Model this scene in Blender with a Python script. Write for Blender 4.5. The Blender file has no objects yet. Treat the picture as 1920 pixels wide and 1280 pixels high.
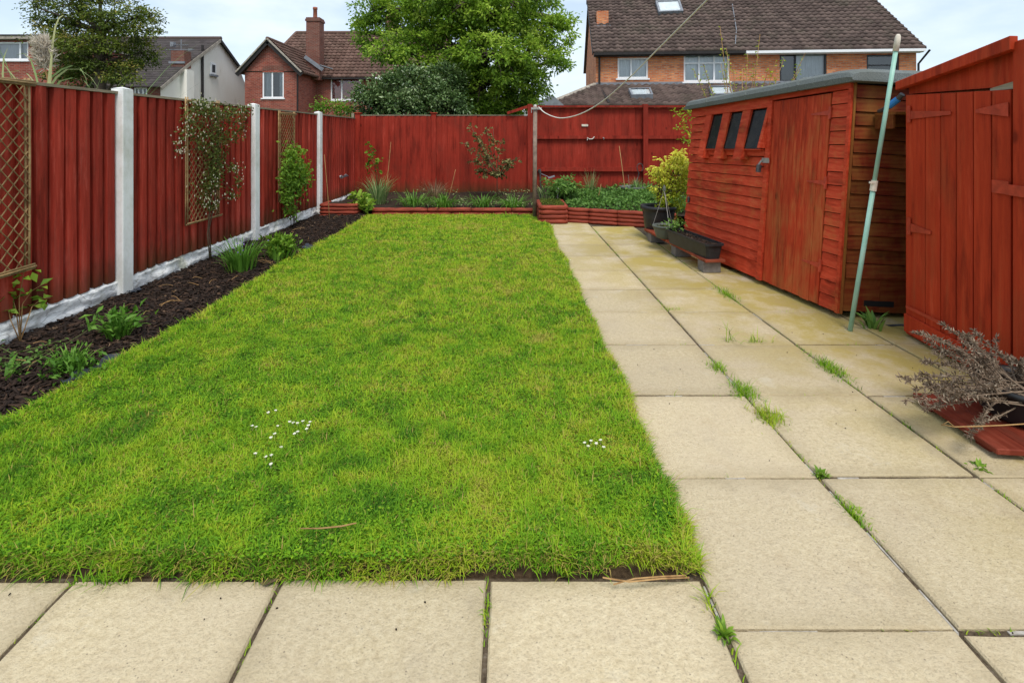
import bpy, math, random
import numpy as np
from mathutils import Vector, Matrix
random.seed(7); RNG = np.random.default_rng(7)
S = bpy.context.scene; C = S.collection
R = math.radians

# ---------------------------------------------------------------- camera, sky, sun, exposure
F, CX, HY, CH = 975.0, 953.0, 253.0, 1.2       # focal length and horizon of the photograph (1920 px wide), eye height
cd = bpy.data.cameras.new('camera'); cam = bpy.data.objects.new('camera', cd); C.objects.link(cam)
cam.location = (0, 0, CH); cam.rotation_euler = (R(90), 0, 0)
cd.sensor_width = 36; cd.lens = 36*F/1920; cd.shift_x = (960-CX)/1920; cd.shift_y = -(640-HY)/1920
cd.clip_start = 0.05; cd.clip_end = 2000
S.camera = cam
SUN_EL, SUN_AZ = 60, 168
w = bpy.data.worlds.new('World'); S.world = w; w.use_nodes = True
nt = w.node_tree; nt.nodes.clear()
def wn(t, **k):
    n = nt.nodes.new(t)
    for a, b in k.items(): setattr(n, a, b)
    return n
sky = wn('ShaderNodeTexSky', sky_type='NISHITA', sun_disc=False); sky.sun_elevation = R(SUN_EL); sky.sun_rotation = R(SUN_AZ)
sky.air_density = 1.0; sky.dust_density = 1.5
tc = wn('ShaderNodeTexCoord'); mp = wn('ShaderNodeMapping'); mp.inputs['Scale'].default_value = (1.0, 1.0, 2.6); mp.inputs['Location'].default_value = (3.1, .4, .2)
no = wn('ShaderNodeTexNoise'); no.inputs['Scale'].default_value = 3.6; no.inputs['Detail'].default_value = 7; no.inputs['Roughness'].default_value = .52
cr = wn('ShaderNodeValToRGB'); cr.color_ramp.elements[0].position = .40; cr.color_ramp.elements[1].position = .60
cr.color_ramp.elements[0].color = (.46,)*3+(1,); cr.color_ramp.elements[1].color = (.97,)*3+(1,)
mx = wn('ShaderNodeMix', data_type='RGBA'); mx.inputs['B'].default_value = (5.1, 5.75, 6.35, 1)
bg = wn('ShaderNodeBackground'); bg.inputs['Strength'].default_value = .10
ou = wn('ShaderNodeOutputWorld')
L = nt.links.new
L(tc.outputs['Generated'], mp.inputs['Vector']); L(mp.outputs[0], no.inputs['Vector']); L(no.outputs['Fac'], cr.inputs[0])
L(cr.outputs[0], mx.inputs['Factor']); L(sky.outputs[0], mx.inputs['A']); L(mx.outputs['Result'], bg.inputs['Color']); L(bg.outputs[0], ou.inputs['Surface'])
sd = bpy.data.lights.new('sun', 'SUN'); sd.energy = 1.5; sd.angle = R(20); sd.color = (1, .95, .88)
sun = bpy.data.objects.new('sun', sd); C.objects.link(sun); sun.rotation_euler = (R(90-SUN_EL), 0, R(180-SUN_AZ))
S.view_settings.view_transform = 'Standard'; S.view_settings.look = 'None'; S.view_settings.gamma = 1
S.view_settings.use_curve_mapping = False; S.view_settings.exposure = 0.90
S.cycles.max_bounces = 6; S.cycles.transparent_max_bounces = 8

# ---------------------------------------------------------------- helpers
def at(px, py, Y): return Vector(((px-CX)*Y/F, Y, CH-(py-HY)*Y/F))
def gp(px, py, z=0.0):
    Y = F*(CH-z)/(py-HY); return Vector(((px-CX)*Y/F, Y, z))
W = {}                                          # world position of every parent
def tag(o, label=None, cat=None, group=None, kind=None):
    if label: o['label'] = label
    if cat: o['category'] = cat
    if group: o['group'] = group
    if kind: o['kind'] = kind
    return o
def thing(name, label, cat, loc=(0, 0, 0), rz=0, group=None, kind=None):
    o = bpy.data.objects.new(name, None); C.objects.link(o); o.empty_display_size = .1
    o.location = loc; o.rotation_euler[2] = rz
    W[o.name] = Vector(loc)
    return tag(o, label, cat, group, kind)
def link(name, me, parent=None, loc=None, local=False, rot=None):
    o = bpy.data.objects.new(name, me); C.objects.link(o)
    base = W[parent.name] if parent else Vector((0, 0, 0))
    if parent: o.parent = parent
    if loc is not None:
        o.location = Vector(loc)-(base if not local else Vector((0, 0, 0)))
        W[o.name] = Vector(loc)
    else: W[o.name] = base.copy()
    if rot: o.rotation_euler = rot
    return o
class MB:
    def __init__(s): s.v = []; s.f = []; s.t = []
    def add(s, vs, fs, t=.5):
        b = len(s.v); s.v += [tuple(p) for p in vs]; s.f += [tuple(i+b for i in f) for f in fs]; s.t += [t]*len(vs); return s
    def hexa(s, p, t=.5):  # 4 bottom ccw, 4 top ccw
        return s.add(p, [(3, 2, 1, 0), (4, 5, 6, 7), (0, 1, 5, 4), (1, 2, 6, 5), (2, 3, 7, 6), (3, 0, 4, 7)], t)
    def box(s, x0, x1, y0, y1, z0, z1, t=.5):
        return s.hexa([(x0, y0, z0), (x1, y0, z0), (x1, y1, z0), (x0, y1, z0), (x0, y0, z1), (x1, y0, z1), (x1, y1, z1), (x0, y1, z1)], t)
    def bar(s, a, b, wd, th, up=(0, 0, 1), t=.5):
        a = Vector(a); b = Vector(b); d = (b-a).normalized(); u = Vector(up)
        sx = d.cross(u)
        if sx.length < 1e-4: sx = d.cross(Vector((0, 1, 0)))
        sx.normalize(); sy = sx.cross(d).normalized(); sx *= wd/2; sy *= th/2
        return s.hexa([a-sx-sy, a+sx-sy, a+sx+sy, a-sx+sy, b-sx-sy, b+sx-sy, b+sx+sy, b-sx+sy], t)
    def tube(s, pts, r, n=6, caps=True, t=.5):
        pts = [Vector(p) for p in pts]; m = len(pts); rs = r if isinstance(r, (list, tuple)) else [r]*m
        vs = []; fs = []; ref = Vector((.31, .87, .38)); pu = None
        for i, p in enumerate(pts):
            d = (pts[min(i+1, m-1)]-pts[max(i-1, 0)])
            if d.length < 1e-9: d = Vector((0, 0, 1))
            d.normalize()
            u = (pu-d*pu.dot(d)) if pu else d.cross(ref)
            if u.length < 1e-5: u = d.cross(Vector((1, 0, 0)))
            u.normalize(); pu = u; q = d.cross(u)
            for k in range(n):
                a = 2*math.pi*k/n; vs.append(p+(u*math.cos(a)+q*math.sin(a))*rs[i])
        for i in range(m-1):
            for k in range(n):
                k2 = (k+1) % n; fs.append((i*n+k, i*n+k2, (i+1)*n+k2, (i+1)*n+k))
        if caps: fs.append(tuple(range(n-1, -1, -1))); fs.append(tuple((m-1)*n+k for k in range(n)))
        return s.add(vs, fs, t)
    def lathe(s, c, prof, n=24, sx=1, sy=1, t=.5):
        vs = []; fs = []
        for r, z in prof:
            for k in range(n):
                a = 2*math.pi*k/n; vs.append((c[0]+r*sx*math.cos(a), c[1]+r*sy*math.sin(a), c[2]+z))
        for i in range(len(prof)-1):
            for k in range(n): k2 = (k+1) % n; fs.append((i*n+k, i*n+k2, (i+1)*n+k2, (i+1)*n+k))
        return s.add(vs, fs, t)
    def mesh(s, name, mat, off=(0, 0, 0), smooth=False):
        me = bpy.data.meshes.new(name); o = Vector(off)
        me.from_pydata([(p[0]-o.x, p[1]-o.y, p[2]-o.z) for p in s.v], [], s.f)
        a = me.attributes.new('tint', 'FLOAT', 'POINT'); a.data.foreach_set('value', s.t)
        if smooth: me.shade_smooth()
        me.materials.append(mat); me.update(); return me
    def build(s, name, mat, parent=None, local=False, smooth=False, kind=None, label=None, bevel=0, loc=None):
        if loc is not None: o = link(name, s.mesh(name, mat, loc, smooth), parent, loc)
        else:
            off = W[parent.name] if (parent and not local) else (0, 0, 0)
            o = link(name, s.mesh(name, mat, off, smooth), parent)
        if kind: o['kind'] = kind
        if label: o['label'] = label
        if bevel:
            b = o.modifiers.new('bevel', 'BEVEL'); b.width = bevel; b.segments = 1; b.limit_method = 'ANGLE'
        return o
def np_mesh(name, V, Fq, T, mat, parent=None, kind=None, smooth=False, loc=None):
    """V (n,3), Fq: (m,k) equal-size faces"""
    me = bpy.data.meshes.new(name)
    off = np.array(loc if loc is not None else (W[parent.name] if parent else (0, 0, 0)), float)
    V = (np.asarray(V, float)-off).astype(np.float32); n = len(V); m, k = Fq.shape
    me.vertices.add(n); me.vertices.foreach_set('co', V.ravel())
    me.loops.add(m*k); me.loops.foreach_set('vertex_index', Fq.astype(np.int32).ravel())
    me.polygons.add(m); me.polygons.foreach_set('loop_start', np.arange(0, m*k, k, dtype=np.int32))
    me.polygons.foreach_set('loop_total', np.full(m, k, np.int32))
    if smooth: me.polygons.foreach_set('use_smooth', np.ones(m, bool))
    me.update(calc_edges=True)
    a = me.attributes.new('tint', 'FLOAT', 'POINT'); a.data.foreach_set('value', np.asarray(T, np.float32))
    me.materials.append(mat)
    o = link(name, me, parent, loc)
    if kind: o['kind'] = kind
    return o
def unit(a): return a/np.maximum(np.linalg.norm(a, axis=1, keepdims=True), 1e-9)
def leaf_geo(P, D, Nn, ln, wd, T, fold=.25, droop=.15):
    """folded diamond leaves: base, left, tip, right + mid; returns V, F(tri), T"""
    D = unit(D); Sd = unit(np.cross(D, Nn)); U = np.cross(Sd, D)
    ln = np.broadcast_to(ln, len(P))[:, None]; wd = np.broadcast_to(wd, len(P))[:, None]
    b = P; tip = P+D*ln-U*ln*droop; mid = P+D*ln*.48
    l = mid-Sd*wd*.5+U*wd*fold; r = mid+Sd*wd*.5+U*wd*fold
    V = np.stack([b, l, tip, r], 1).reshape(-1, 3)
    i = np.arange(len(P))[:, None]*4
    Fq = np.concatenate([i+np.array([[0, 2, 1]]), i+np.array([[0, 3, 2]])], 0)
    return V, Fq, np.repeat(T, 4)
def merge(parts):
    Vs, Fs, Ts = [], [], []; b = 0
    for V, Fq, T in parts: Vs.append(V); Fs.append(Fq+b); Ts.append(T); b += len(V)
    return np.concatenate(Vs), np.concatenate(Fs), np.concatenate(Ts)
def rdir(n, up=0.0):
    a = RNG.normal(size=(n, 3)); a = unit(a); a[:, 2] += up; return unit(a)
def vnoise(x, y, seed=0):
    x = np.asarray(x, float); y = np.asarray(y, float); xi = np.floor(x).astype(np.int64); yi = np.floor(y).astype(np.int64)
    fx = x-xi; fy = y-yi; fx = fx*fx*(3-2*fx); fy = fy*fy*(3-2*fy)
    def h(a, b):
        k = (a*374761393+b*668265263+seed*1442695041) & 0xffffffff
        k = ((k ^ (k >> 13))*1274126177) & 0xffffffff
        return ((k ^ (k >> 16)) & 0xffff)/65535.0
    return (h(xi, yi)*(1-fx)+h(xi+1, yi)*fx)*(1-fy)+(h(xi, yi+1)*(1-fx)+h(xi+1, yi+1)*fx)*fy
def fbm(x, y, seed=0, o=4):
    s = 0; a = .5; t = 0
    for i in range(o): s = s+a*vnoise(np.asarray(x)*2**i, np.asarray(y)*2**i, seed+i*17); t += a; a *= .5
    return s/t

# ---------------------------------------------------------------- materials
class NM:
    def __init__(s, name):
        s.m = bpy.data.materials.new(name); s.m.use_nodes = True; s.t = s.m.node_tree; s.t.nodes.clear()
        s.out = s.t.nodes.new('ShaderNodeOutputMaterial')
    def n(s, t, ins=None, **k):
        x = s.t.nodes.new(t)
        for a, b in k.items(): setattr(x, a, b)
        for a, b in (ins or {}).items():
            if hasattr(b, 'is_output'): s.t.links.new(b, x.inputs[a])
            else: x.inputs[a].default_value = b
        return x
    def coord(s, kind='Object', scale=(1, 1, 1)):
        if kind == 'World': o = s.n('ShaderNodeNewGeometry').outputs['Position']
        else: o = s.n('ShaderNodeTexCoord').outputs[kind]
        return s.n('ShaderNodeMapping', {'Vector': o, 'Scale': scale}).outputs[0]
    def noise(s, vec, scale, detail=4, rough=.55): return s.n('ShaderNodeTexNoise', {'Vector': vec, 'Scale': scale, 'Detail': detail, 'Roughness': rough}).outputs['Fac']
    def ramp(s, fac, *els):
        r = s.n('ShaderNodeValToRGB', {'Fac': fac}).color_ramp; nd = s.t.nodes[-1]
        while len(r.elements) < len(els): r.elements.new(.5)
        for e, (p, c) in zip(r.elements, els):
            e.position = p; e.color = (c, c, c, 1) if isinstance(c, (int, float)) else (*c, 1)
        return nd.outputs[0]
    def mix(s, f, a, b, blend='MIX'):
        x = s.n('ShaderNodeMix', data_type='RGBA', blend_type=blend); 
        for k, v in (('Factor', f), ('A', a), ('B', b)):
            if hasattr(v, 'is_output'): s.t.links.new(v, x.inputs[k])
            elif k == 'Factor': x.inputs[k].default_value = v
            else: x.inputs[k].default_value = (*v, 1)
        return x.outputs['Result']
    def math(s, op, a, b=0.0): return s.n('ShaderNodeMath', {0: a, 1: b}, operation=op).outputs[0]
    def bump(s, h, st=.3, d=.01): return s.n('ShaderNodeBump', {'Height': h, 'Strength': st, 'Distance': d}).outputs[0]
    def rnd(s): return s.n('ShaderNodeObjectInfo').outputs['Random']
    def tint(s): return s.n('ShaderNodeAttribute', attribute_name='tint').outputs['Fac']
    def vary(s, col, amt=.15, hue=.0):
        v = s.math('ADD', s.math('MULTIPLY', s.rnd(), 2*amt), 1-amt)
        return s.n('ShaderNodeHueSaturation', {'Color': col, 'Value': v}).outputs[0]
    def pbr(s, col, rough=.7, nrm=None, spec=.3, **k):
        b = s.n('ShaderNodeBsdfPrincipled', {'Roughness': rough, 'Specular IOR Level': spec})
        if hasattr(col, 'is_output'): s.t.links.new(col, b.inputs['Base Color'])
        else: b.inputs['Base Color'].default_value = (*col, 1)
        if nrm is not None: s.t.links.new(nrm, b.inputs['Normal'])
        for a, v in k.items(): b.inputs[a].default_value = v
        s.t.links.new(b.outputs[0], s.out.inputs[0]); return s.m
    def leaf(s, col, trans=.35, rough=.5, spec=.25, lift=0):
        b = s.n('ShaderNodeBsdfPrincipled', {'Base Color': col, 'Roughness': rough, 'Specular IOR Level': spec})
        t = s.n('ShaderNodeBsdfTranslucent', {'Color': col})
        if lift:   # short mown turf: soften the blade normals towards the turf's own normal
            g = s.n('ShaderNodeNewGeometry').outputs['Normal']; a = s.n('ShaderNodeVectorMath', {0: g, 1: (1-lift,)*3}, operation='MULTIPLY').outputs[0]
            q = s.n('ShaderNodeVectorMath', {0: a, 1: (0, 0, lift)}, operation='ADD').outputs[0]; q = s.n('ShaderNodeVectorMath', {0: q}, operation='NORMALIZE').outputs[0]; s.t.links.new(q, b.inputs['Normal'])
        x = s.n('ShaderNodeMixShader', {0: trans, 1: b.outputs[0], 2: t.outputs[0]})
        s.t.links.new(x.outputs[0], s.out.inputs[0]); return s.m
def flat(name, col, rough=.6, var=.15, sc=20, spec=.3, **k):
    m = NM(name); v = m.noise(m.coord(), sc, 5); d = tuple(c*(1-var) for c in col); l = tuple(min(1, c*(1+var)) for c in col)
    return m.pbr(m.ramp(v, (.3, d), (.7, l)), rough, m.bump(v, .15, .004), spec, **k)
def leafmat(name, *cols, trans=.35, rough=.5, spec=.25, lift=0):
    m = NM(name); n = len(cols)
    return m.leaf(m.ramp(m.tint(), *[(i/(n-1), c) for i, c in enumerate(cols)]), trans, rough, spec, lift)
def wood(name, dark, mid, light, scale, wear=None, wearpos=.62, wearsoft=.12, rough=.62, var=.12, base_wear=None, bumpst=.45, algae=False):
    m = NM(name); v = m.coord('Object', scale); g = m.noise(v, 1.6, 7, .62); big = m.noise(m.coord('World'), 2.2, 4)
    c = m.ramp(g, (.28, dark), (.5, mid), (.74, light))
    st = m.noise(m.coord('World', tuple(4.5 if q > 10 else .7 for q in scale)), 2.0, 6, .7)
    c = m.mix(m.ramp(big, (.35, 0.0), (.7, .55)), c, tuple(.72*x for x in mid))
    c = m.mix(m.ramp(st, (.52, 0.0), (.66, .7)), c, tuple(.50*x for x in dark)); c = m.mix(m.ramp(st, (.30, .55), (.42, .0)), c, tuple(1.18*a_+.012 for a_ in light))
    kn = m.n('ShaderNodeTexVoronoi', {'Vector': m.coord('World', tuple(3.2 if q > 10 else 1.9 for q in scale)), 'Scale': 1.0}).outputs['Distance']; c = m.mix(m.ramp(kn, (.035, .75), (.075, 0.0)), c, tuple(.4*x for x in dark))
    if algae:
        z0 = m.n('ShaderNodeSeparateXYZ', {0: m.coord('World')}).outputs[2]
        za = m.n('ShaderNodeMapRange', {'Value': m.math('ADD', z0, m.math('MULTIPLY', st, -.22)), 'From Min': -.02, 'From Max': .24, 'To Min': .85, 'To Max': 0.0}).outputs[0]; c = m.mix(za, c, (.045, .045, .016))
    if wear:
        wn_ = m.noise(m.coord('World', (3, 3, 1.3)), 1.5, 6, .65)
        f = m.ramp(m.math('ADD', m.math('MULTIPLY', g, .35), m.math('MULTIPLY', wn_, .65)), (wearpos-wearsoft, 0.0), (wearpos+wearsoft, .8))
        if base_wear:
            z = m.n('ShaderNodeSeparateXYZ', {0: m.coord('World')}).outputs[2]
            zz = m.n('ShaderNodeMapRange', {'Value': z, 'From Min': base_wear[0], 'From Max': base_wear[1], 'To Min': base_wear[2], 'To Max': 1.0}).outputs[0]
            f = m.math('MULTIPLY', f, zz)
        c = m.mix(f, c, wear)
    c = m.vary(c, var)
    return m.pbr(c, rough, m.bump(m.math('ADD', g, m.math('MULTIPLY', st, .4)), bumpst, .005), .12)
M = {}
RED_D, RED_M, RED_L = (.23, .024, .014), (.38, .042, .025), (.53, .10, .068)
M['fence'] = wood('fence_red', RED_D, RED_M, RED_L, (30, 30, 1.6), (.10, .026, .018), .60, var=.24, rough=.75, algae=True)
M['fence_back'] = wood('fence_red_back', (.20, .018, .010), (.29, .029, .016), (.36, .046, .027), (30, 30, 1.4), (.10, .02, .012), .62, var=.15, rough=.7, algae=True)
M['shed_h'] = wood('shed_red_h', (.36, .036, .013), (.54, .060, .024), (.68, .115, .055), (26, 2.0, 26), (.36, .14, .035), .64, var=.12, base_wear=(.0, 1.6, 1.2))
M['shed_end_shaded'] = wood('shed_red_end_shaded', (.12, .014, .006), (.185, .024, .009), (.25, .042, .015), (2.0, 26, 26), (.24, .11, .026), .545, var=.2)  # shed red darkened: the end wall's shade is put into its colour
M['shed_v'] = wood('shed_red_v', (.30, .030, .011), (.45, .048, .016), (.57, .08, .03), (30, 30, 1.5), (.34, .17, .05), .585, var=.10, base_wear=(1.3, .1, .75))
M['store_v'] = wood('store_red', (.34, .030, .011), (.47, .047, .015), (.57, .075, .026), (24, 24, 1.3), (.27, .055, .02), .62, var=.08)
M['corner_trim'] = wood('corner_trim', (.20, .07, .018), (.27, .11, .025), (.34, .16, .04), (30, 30, 2), (.22, .04, .016), .6)
M['bare'] = wood('weathered_batten', (.17, .14, .095), (.28, .235, .165), (.38, .33, .24), (20, 3, 20), (.15, .15, .09), .62)
M['willow'] = wood('willow', (.22, .13, .055), (.36, .24, .11), (.46, .33, .17), (18, 18, 18), (.16, .11, .06), .58)
M['cane'] = wood('cane', (.26, .13, .05), (.37, .22, .09), (.45, .29, .13), (30, 30, 4))
m = NM('white_paint'); a = m.noise(m.coord('World', (1, 1, .7)), 6, 6, .65); b = m.noise(m.coord('World'), 45, 4)
M['white'] = m.pbr(m.mix(m.ramp(a, (.45, 0.0), (.72, .75)), (.80, .81, .80), (.50, .50, .43)), .6, m.bump(b, .35, .006))
m = NM('gravel_board_paint'); a = m.noise(m.coord('World'), 9, 7, .7); g = m.noise(m.coord('World'), 3.2, 4); b = m.noise(m.coord('World'), 60, 4)
cv = m.n('ShaderNodeTexVoronoi', {'Vector': m.coord('World', (4, 5, 24)), 'Scale': 1.6}, feature='DISTANCE_TO_EDGE').outputs['Distance']
c = m.mix(m.ramp(a, (.50, 0.0), (.74, .65)), (.88, .88, .86), (.42, .41, .35)); c = m.mix(m.ramp(cv, (.0, .5), (.05, .0)), c, (.10, .095, .08)); c = m.mix(m.ramp(g, (.56, 0.0), (.72, .55)), c, (.36, .35, .15))
M['gravel_board'] = m.pbr(c, .75, m.bump(b, .5, .008))
# paving
m = NM('paving'); P_ = m.coord('World'); n1 = m.noise(P_, 1.7, 5, .6); n2 = m.noise(P_, 55, 5, .75); n3 = m.noise(P_, 135, 3, .6); n4 = m.noise(P_, 7, 6, .65)
c = m.ramp(n2, (.26, (.40, .32, .19)), (.5, (.535, .445, .285)), (.75, (.64, .55, .37)))
c = m.mix(m.ramp(n1, (.38, 0.0), (.66, .6)), c, (.47, .39, .275)); c = m.mix(m.ramp(n4, (.58, 0.0), (.74, .42)), c, (.34, .285, .21))
fl = m.n('ShaderNodeTexVoronoi', {'Vector': P_, 'Scale': 75.0}, feature='F1').outputs['Distance']
c = m.mix(m.math('MULTIPLY', m.ramp(fl, (.10, 1.0), (.2, 0.0)), m.ramp(m.noise(P_, 23, 2), (.5, 0.0), (.6, .75))), c, (.16, .13, .10))
c = m.mix(m.ramp(n3, (.34, .42), (.44, 0.0)), c, (.29, .235, .16))
sx = m.n('ShaderNodeSeparateXYZ', {0: P_})
ax = m.n('ShaderNodeMapRange', {'Value': sx.outputs[0], 'From Min': .7, 'From Max': 2.2, 'To Min': .0, 'To Max': 1.0}).outputs[0]
ay = m.n('ShaderNodeMapRange', {'Value': sx.outputs[1], 'From Min': 1.9, 'From Max': 5.0, 'To Min': -.25, 'To Max': .45}).outputs[0]
al = m.math('MULTIPLY', m.math('ADD', ax, ay), m.ramp(m.noise(P_, 2.6, 6, .65), (.32, 0.0), (.56, 1.0)))
c = m.mix(m.ramp(al, (.12, 0.0), (.8, .88)), c, (.37, .285, .07))
ob = m.n('ShaderNodeSeparateXYZ', {0: m.coord('Object')}); em = m.math('MAXIMUM', m.math('ABSOLUTE', ob.outputs[0]), m.math('ABSOLUTE', ob.outputs[1]))
em = m.n('ShaderNodeMapRange', {'Value': m.math('ADD', em, m.math('MULTIPLY', m.math('ADD', n4, -.5), .16)), 'From Min': .205, 'From Max': .295, 'To Min': 0.0, 'To Max': .55}).outputs[0]
c = m.mix(em, c, (.36, .29, .175))
n5 = m.noise(P_, 3.3, 6, .7); c = m.mix(m.ramp(n5, (.57, 0.0), (.72, .42)), c, (.38, .285, .17)); c = m.mix(m.ramp(n5, (.28, .5), (.40, 0.0)), c, (.60, .56, .45))
c = m.vary(c, .07)
M['paving'] = m.pbr(c, .85, m.bump(m.math('ADD', n2, n3), .7, .006), .15)
m = NM('soil'); n1 = m.noise(m.coord('World'), 30, 7, .7)
M['soil'] = m.pbr(m.ramp(n1, (.3, (.018, .012, .009)), (.7, (.06, .042, .030))), .95, m.bump(n1, .8, .02), .1)
m = NM('joint'); n1 = m.noise(m.coord('World'), 45, 6, .7)
M['joint'] = m.pbr(m.ramp(n1, (.3, (.045, .032, .02)), (.55, (.12, .09, .06)), (.75, (.22, .185, .14))), .95, m.bump(n1, .8, .01), .1)
m = NM('mortar'); n1 = m.noise(m.coord('World'), 50, 5)
M['mortar'] = m.pbr(m.ramp(n1, (.3, (.26, .235, .20)), (.7, (.46, .43, .38))), .9, m.bump(n1, .5, .006))
m = NM('bark'); n1 = m.noise(m.coord('World'), 60, 4)
c = m.ramp(m.tint(), (0, (.010, .007, .005)), (.55, (.038, .022, .014)), (.85, (.095, .052, .030)), (1, (.30, .20, .12)))
M['bark'] = m.pbr(m.mix(m.ramp(n1, (.3, 0.0), (.7, .5)), c, (.02, .012, .010)), .8, m.bump(n1, .4, .004), .25)
m = NM('lawn_soil'); n1 = m.noise(m.coord('World'), 40, 6, .7); n2 = m.noise(m.coord('World'), 3, 4)
ez = m.n('ShaderNodeSeparateXYZ', {0: m.coord('World')}).outputs[2]; em = m.n('ShaderNodeMapRange', {'Value': ez, 'From Min': .012, 'From Max': .026, 'To Min': 1.0, 'To Max': 0.0}).outputs[0]
M['lawn_base'] = m.pbr(m.mix(em, m.mix(m.ramp(n2, (.35, 0.0), (.65, 1.0)), m.ramp(n1, (.3, (.05, .085, .010)), (.7, (.13, .18, .02))), m.ramp(n1, (.3, (.08, .085, .014)), (.7, (.20, .20, .03)))), m.ramp(n1, (.35, (.03, .02, .012)), (.7, (.10, .065, .035)))), .95, m.bump(n1, .8, .02), .1)
M['grass'] = leafmat('grass_blades', (.055, .165, .014), (.165, .36, .018), (.275, .46, .022), (.42, .51, .035), (.44, .33, .11), trans=.35, rough=.6, spec=.12, lift=.66)
M['strap'] = leafmat('strap_leaf', (.05, .135, .016), (.11, .26, .028), (.22, .40, .06), trans=.35)
M['sedge'] = leafmat('sedge_leaf', (.07, .14, .04), (.14, .25, .07), (.30, .40, .16), (.50, .48, .24), trans=.3)
M['dry'] = leafmat('dry_leaf', (.13, .09, .055), (.25, .17, .09), (.36, .27, .16), trans=.2)
M['lavender'] = leafmat('dead_lavender', (.11, .075, .05), (.25, .185, .13), (.46, .38, .28), trans=.12, rough=.8)
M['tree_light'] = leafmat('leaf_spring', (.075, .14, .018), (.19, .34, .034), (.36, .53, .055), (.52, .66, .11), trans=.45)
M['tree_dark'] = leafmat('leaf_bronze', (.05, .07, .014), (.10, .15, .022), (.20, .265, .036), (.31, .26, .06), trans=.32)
M['laurel'] = leafmat('leaf_evergreen', (.03, .062, .018), (.07, .135, .036), (.15, .235, .07), (.28, .37, .17), trans=.18, rough=.32, spec=.5)
M['climber'] = leafmat('leaf_climber', (.08, .17, .018), (.18, .34, .03), (.36, .50, .06), trans=.4)
M['lime'] = leafmat('leaf_lime', (.20, .32, .02), (.48, .56, .04), (.78, .74, .10), trans=.35)
M['acer'] = leafmat('leaf_acer', (.09, .06, .025), (.16, .15, .045), (.27, .27, .10), (.34, .23, .12), trans=.35)
M['cover'] = leafmat('leaf_cover', (.05, .12, .025), (.12, .25, .045), (.22, .38, .08), trans=.35)
M['clematis'] = leafmat('leaf_clematis', (.05, .07, .015), (.105, .14, .028), (.20, .23, .05), trans=.3)
M['petal'] = leafmat('petal_white', (.70, .62, .42), (.80, .77, .66), trans=.25)
M['plume'] = leafmat('plume', (.62, .55, .44), (.82, .75, .64), trans=.4)
M['stem'] = flat('stem_brown', (.10, .065, .04), .8); M['trunk'] = flat('trunk', (.07, .055, .04), .9, .4, 12)
M['stem_green'] = flat('stem_green', (.11, .13, .04), .7)
# buildings
def brick(name, c1, c2, mort, sc=1.0):
    m = NM(name); x = m.n('ShaderNodeSeparateXYZ', {0: m.coord('Object')})
    v = m.n('ShaderNodeCombineXYZ', {0: m.math('ADD', x.outputs[0], x.outputs[1]), 1: x.outputs[2], 2: 0.0}).outputs[0]
    b = m.n('ShaderNodeTexBrick', {'Vector': v, 'Scale': sc, 'Color1': (*c1, 1), 'Color2': (*c2, 1), 'Mortar': (*mort, 1), 'Brick Width': .225, 'Row Height': .075, 'Mortar Size': .013, 'Bias': 0})
    n = m.noise(m.coord('Object'), 1.1, 5); n2 = m.noise(m.coord('Object', (4.4, 4.4, 13)), 1.0, 2)
    c = m.mix(m.ramp(n, (.4, 0.0), (.7, .45)), b.outputs['Color'], tuple(.6*q for q in c1))
    c = m.mix(m.ramp(n2, (.5, 0.0), (.68, .5)), c, tuple(.5*q for q in c2))
    return m.pbr(c, .85, m.bump(b.outputs['Fac'], -.6, .012), .2)
M['brick_orange'] = brick('brick_orange', (.52, .115, .035), (.86, .32, .12), (.42, .31, .22))
M['brick_red'] = brick('brick_red', (.20, .030, .020), (.40, .085, .05), (.28, .19, .15))
M['brick_dark'] = brick('brick_dark', (.16, .045, .03), (.24, .07, .045), (.18, .15, .125))
def tiles(name, c1, c2, moss):
    m = NM(name); n = m.noise(m.coord('World'), 1.2, 6, .65); t = m.tint(); g = m.noise(m.coord('World'), 14, 4)
    c = m.mix(t, c1, c2); c = m.mix(m.ramp(n, (.5, 0.0), (.75, .6)), c, moss); c = m.mix(m.ramp(g, (.55, 0.0), (.75, .4)), c, tuple(1.5*q for q in c2))
    return m.pbr(c, .85, m.bump(g, .3, .01), .2)
M['tile_brown'] = tiles('tile_brown', (.065, .046, .040), (.14, .10, .086), (.085, .08, .055))
M['tile_red'] = tiles('tile_red', (.095, .053, .041), (.175, .105, .083), (.11, .085, .06))
M['slate'] = tiles('slate', (.045, .038, .038), (.078, .066, .066), (.07, .07, .05))
m = NM('render_cream'); n = m.noise(m.coord('World', (1, 1, .35)), 2.2, 6, .65)
M['cream'] = m.pbr(m.ramp(n, (.35, (.86, .83, .76)), (.62, (.82, .78, .70)), (.8, (.52, .49, .40))), .9)
M['upvc'] = flat('white_plastic', (.82, .83, .84), .35, .04, 4, .4); M['black_frame'] = flat('black_frame', (.018, .019, .022), .35, .2, 4, .4)
M['fascia'] = flat('dark_fascia', (.022, .018, .017), .55, .3, 5); M['verge'] = flat('verge_mortar', (.34, .30, .25), .9, .3, 6)
M['lead'] = flat('lead', (.20, .215, .24), .6, .25, 6); M['pot_clay'] = flat('chimney_pot_clay', (.30, .10, .06), .8, .3, 6)
M['curtain_white'] = flat('net_curtain', (.74, .76, .79), .9, .08, 3); M['curtain_red'] = flat('red_curtain', (.50, .13, .11), .9, .3, 3)
M['room'] = flat('dim_room', (.05, .052, .058), .9, .3, 2); M['blind'] = flat('pale_blind', (.52, .54, .57), .8, .1, 3)
m = NM('window_glass'); lw = m.n('ShaderNodeLayerWeight', {'Blend': .35}).outputs['Fresnel']
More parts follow.
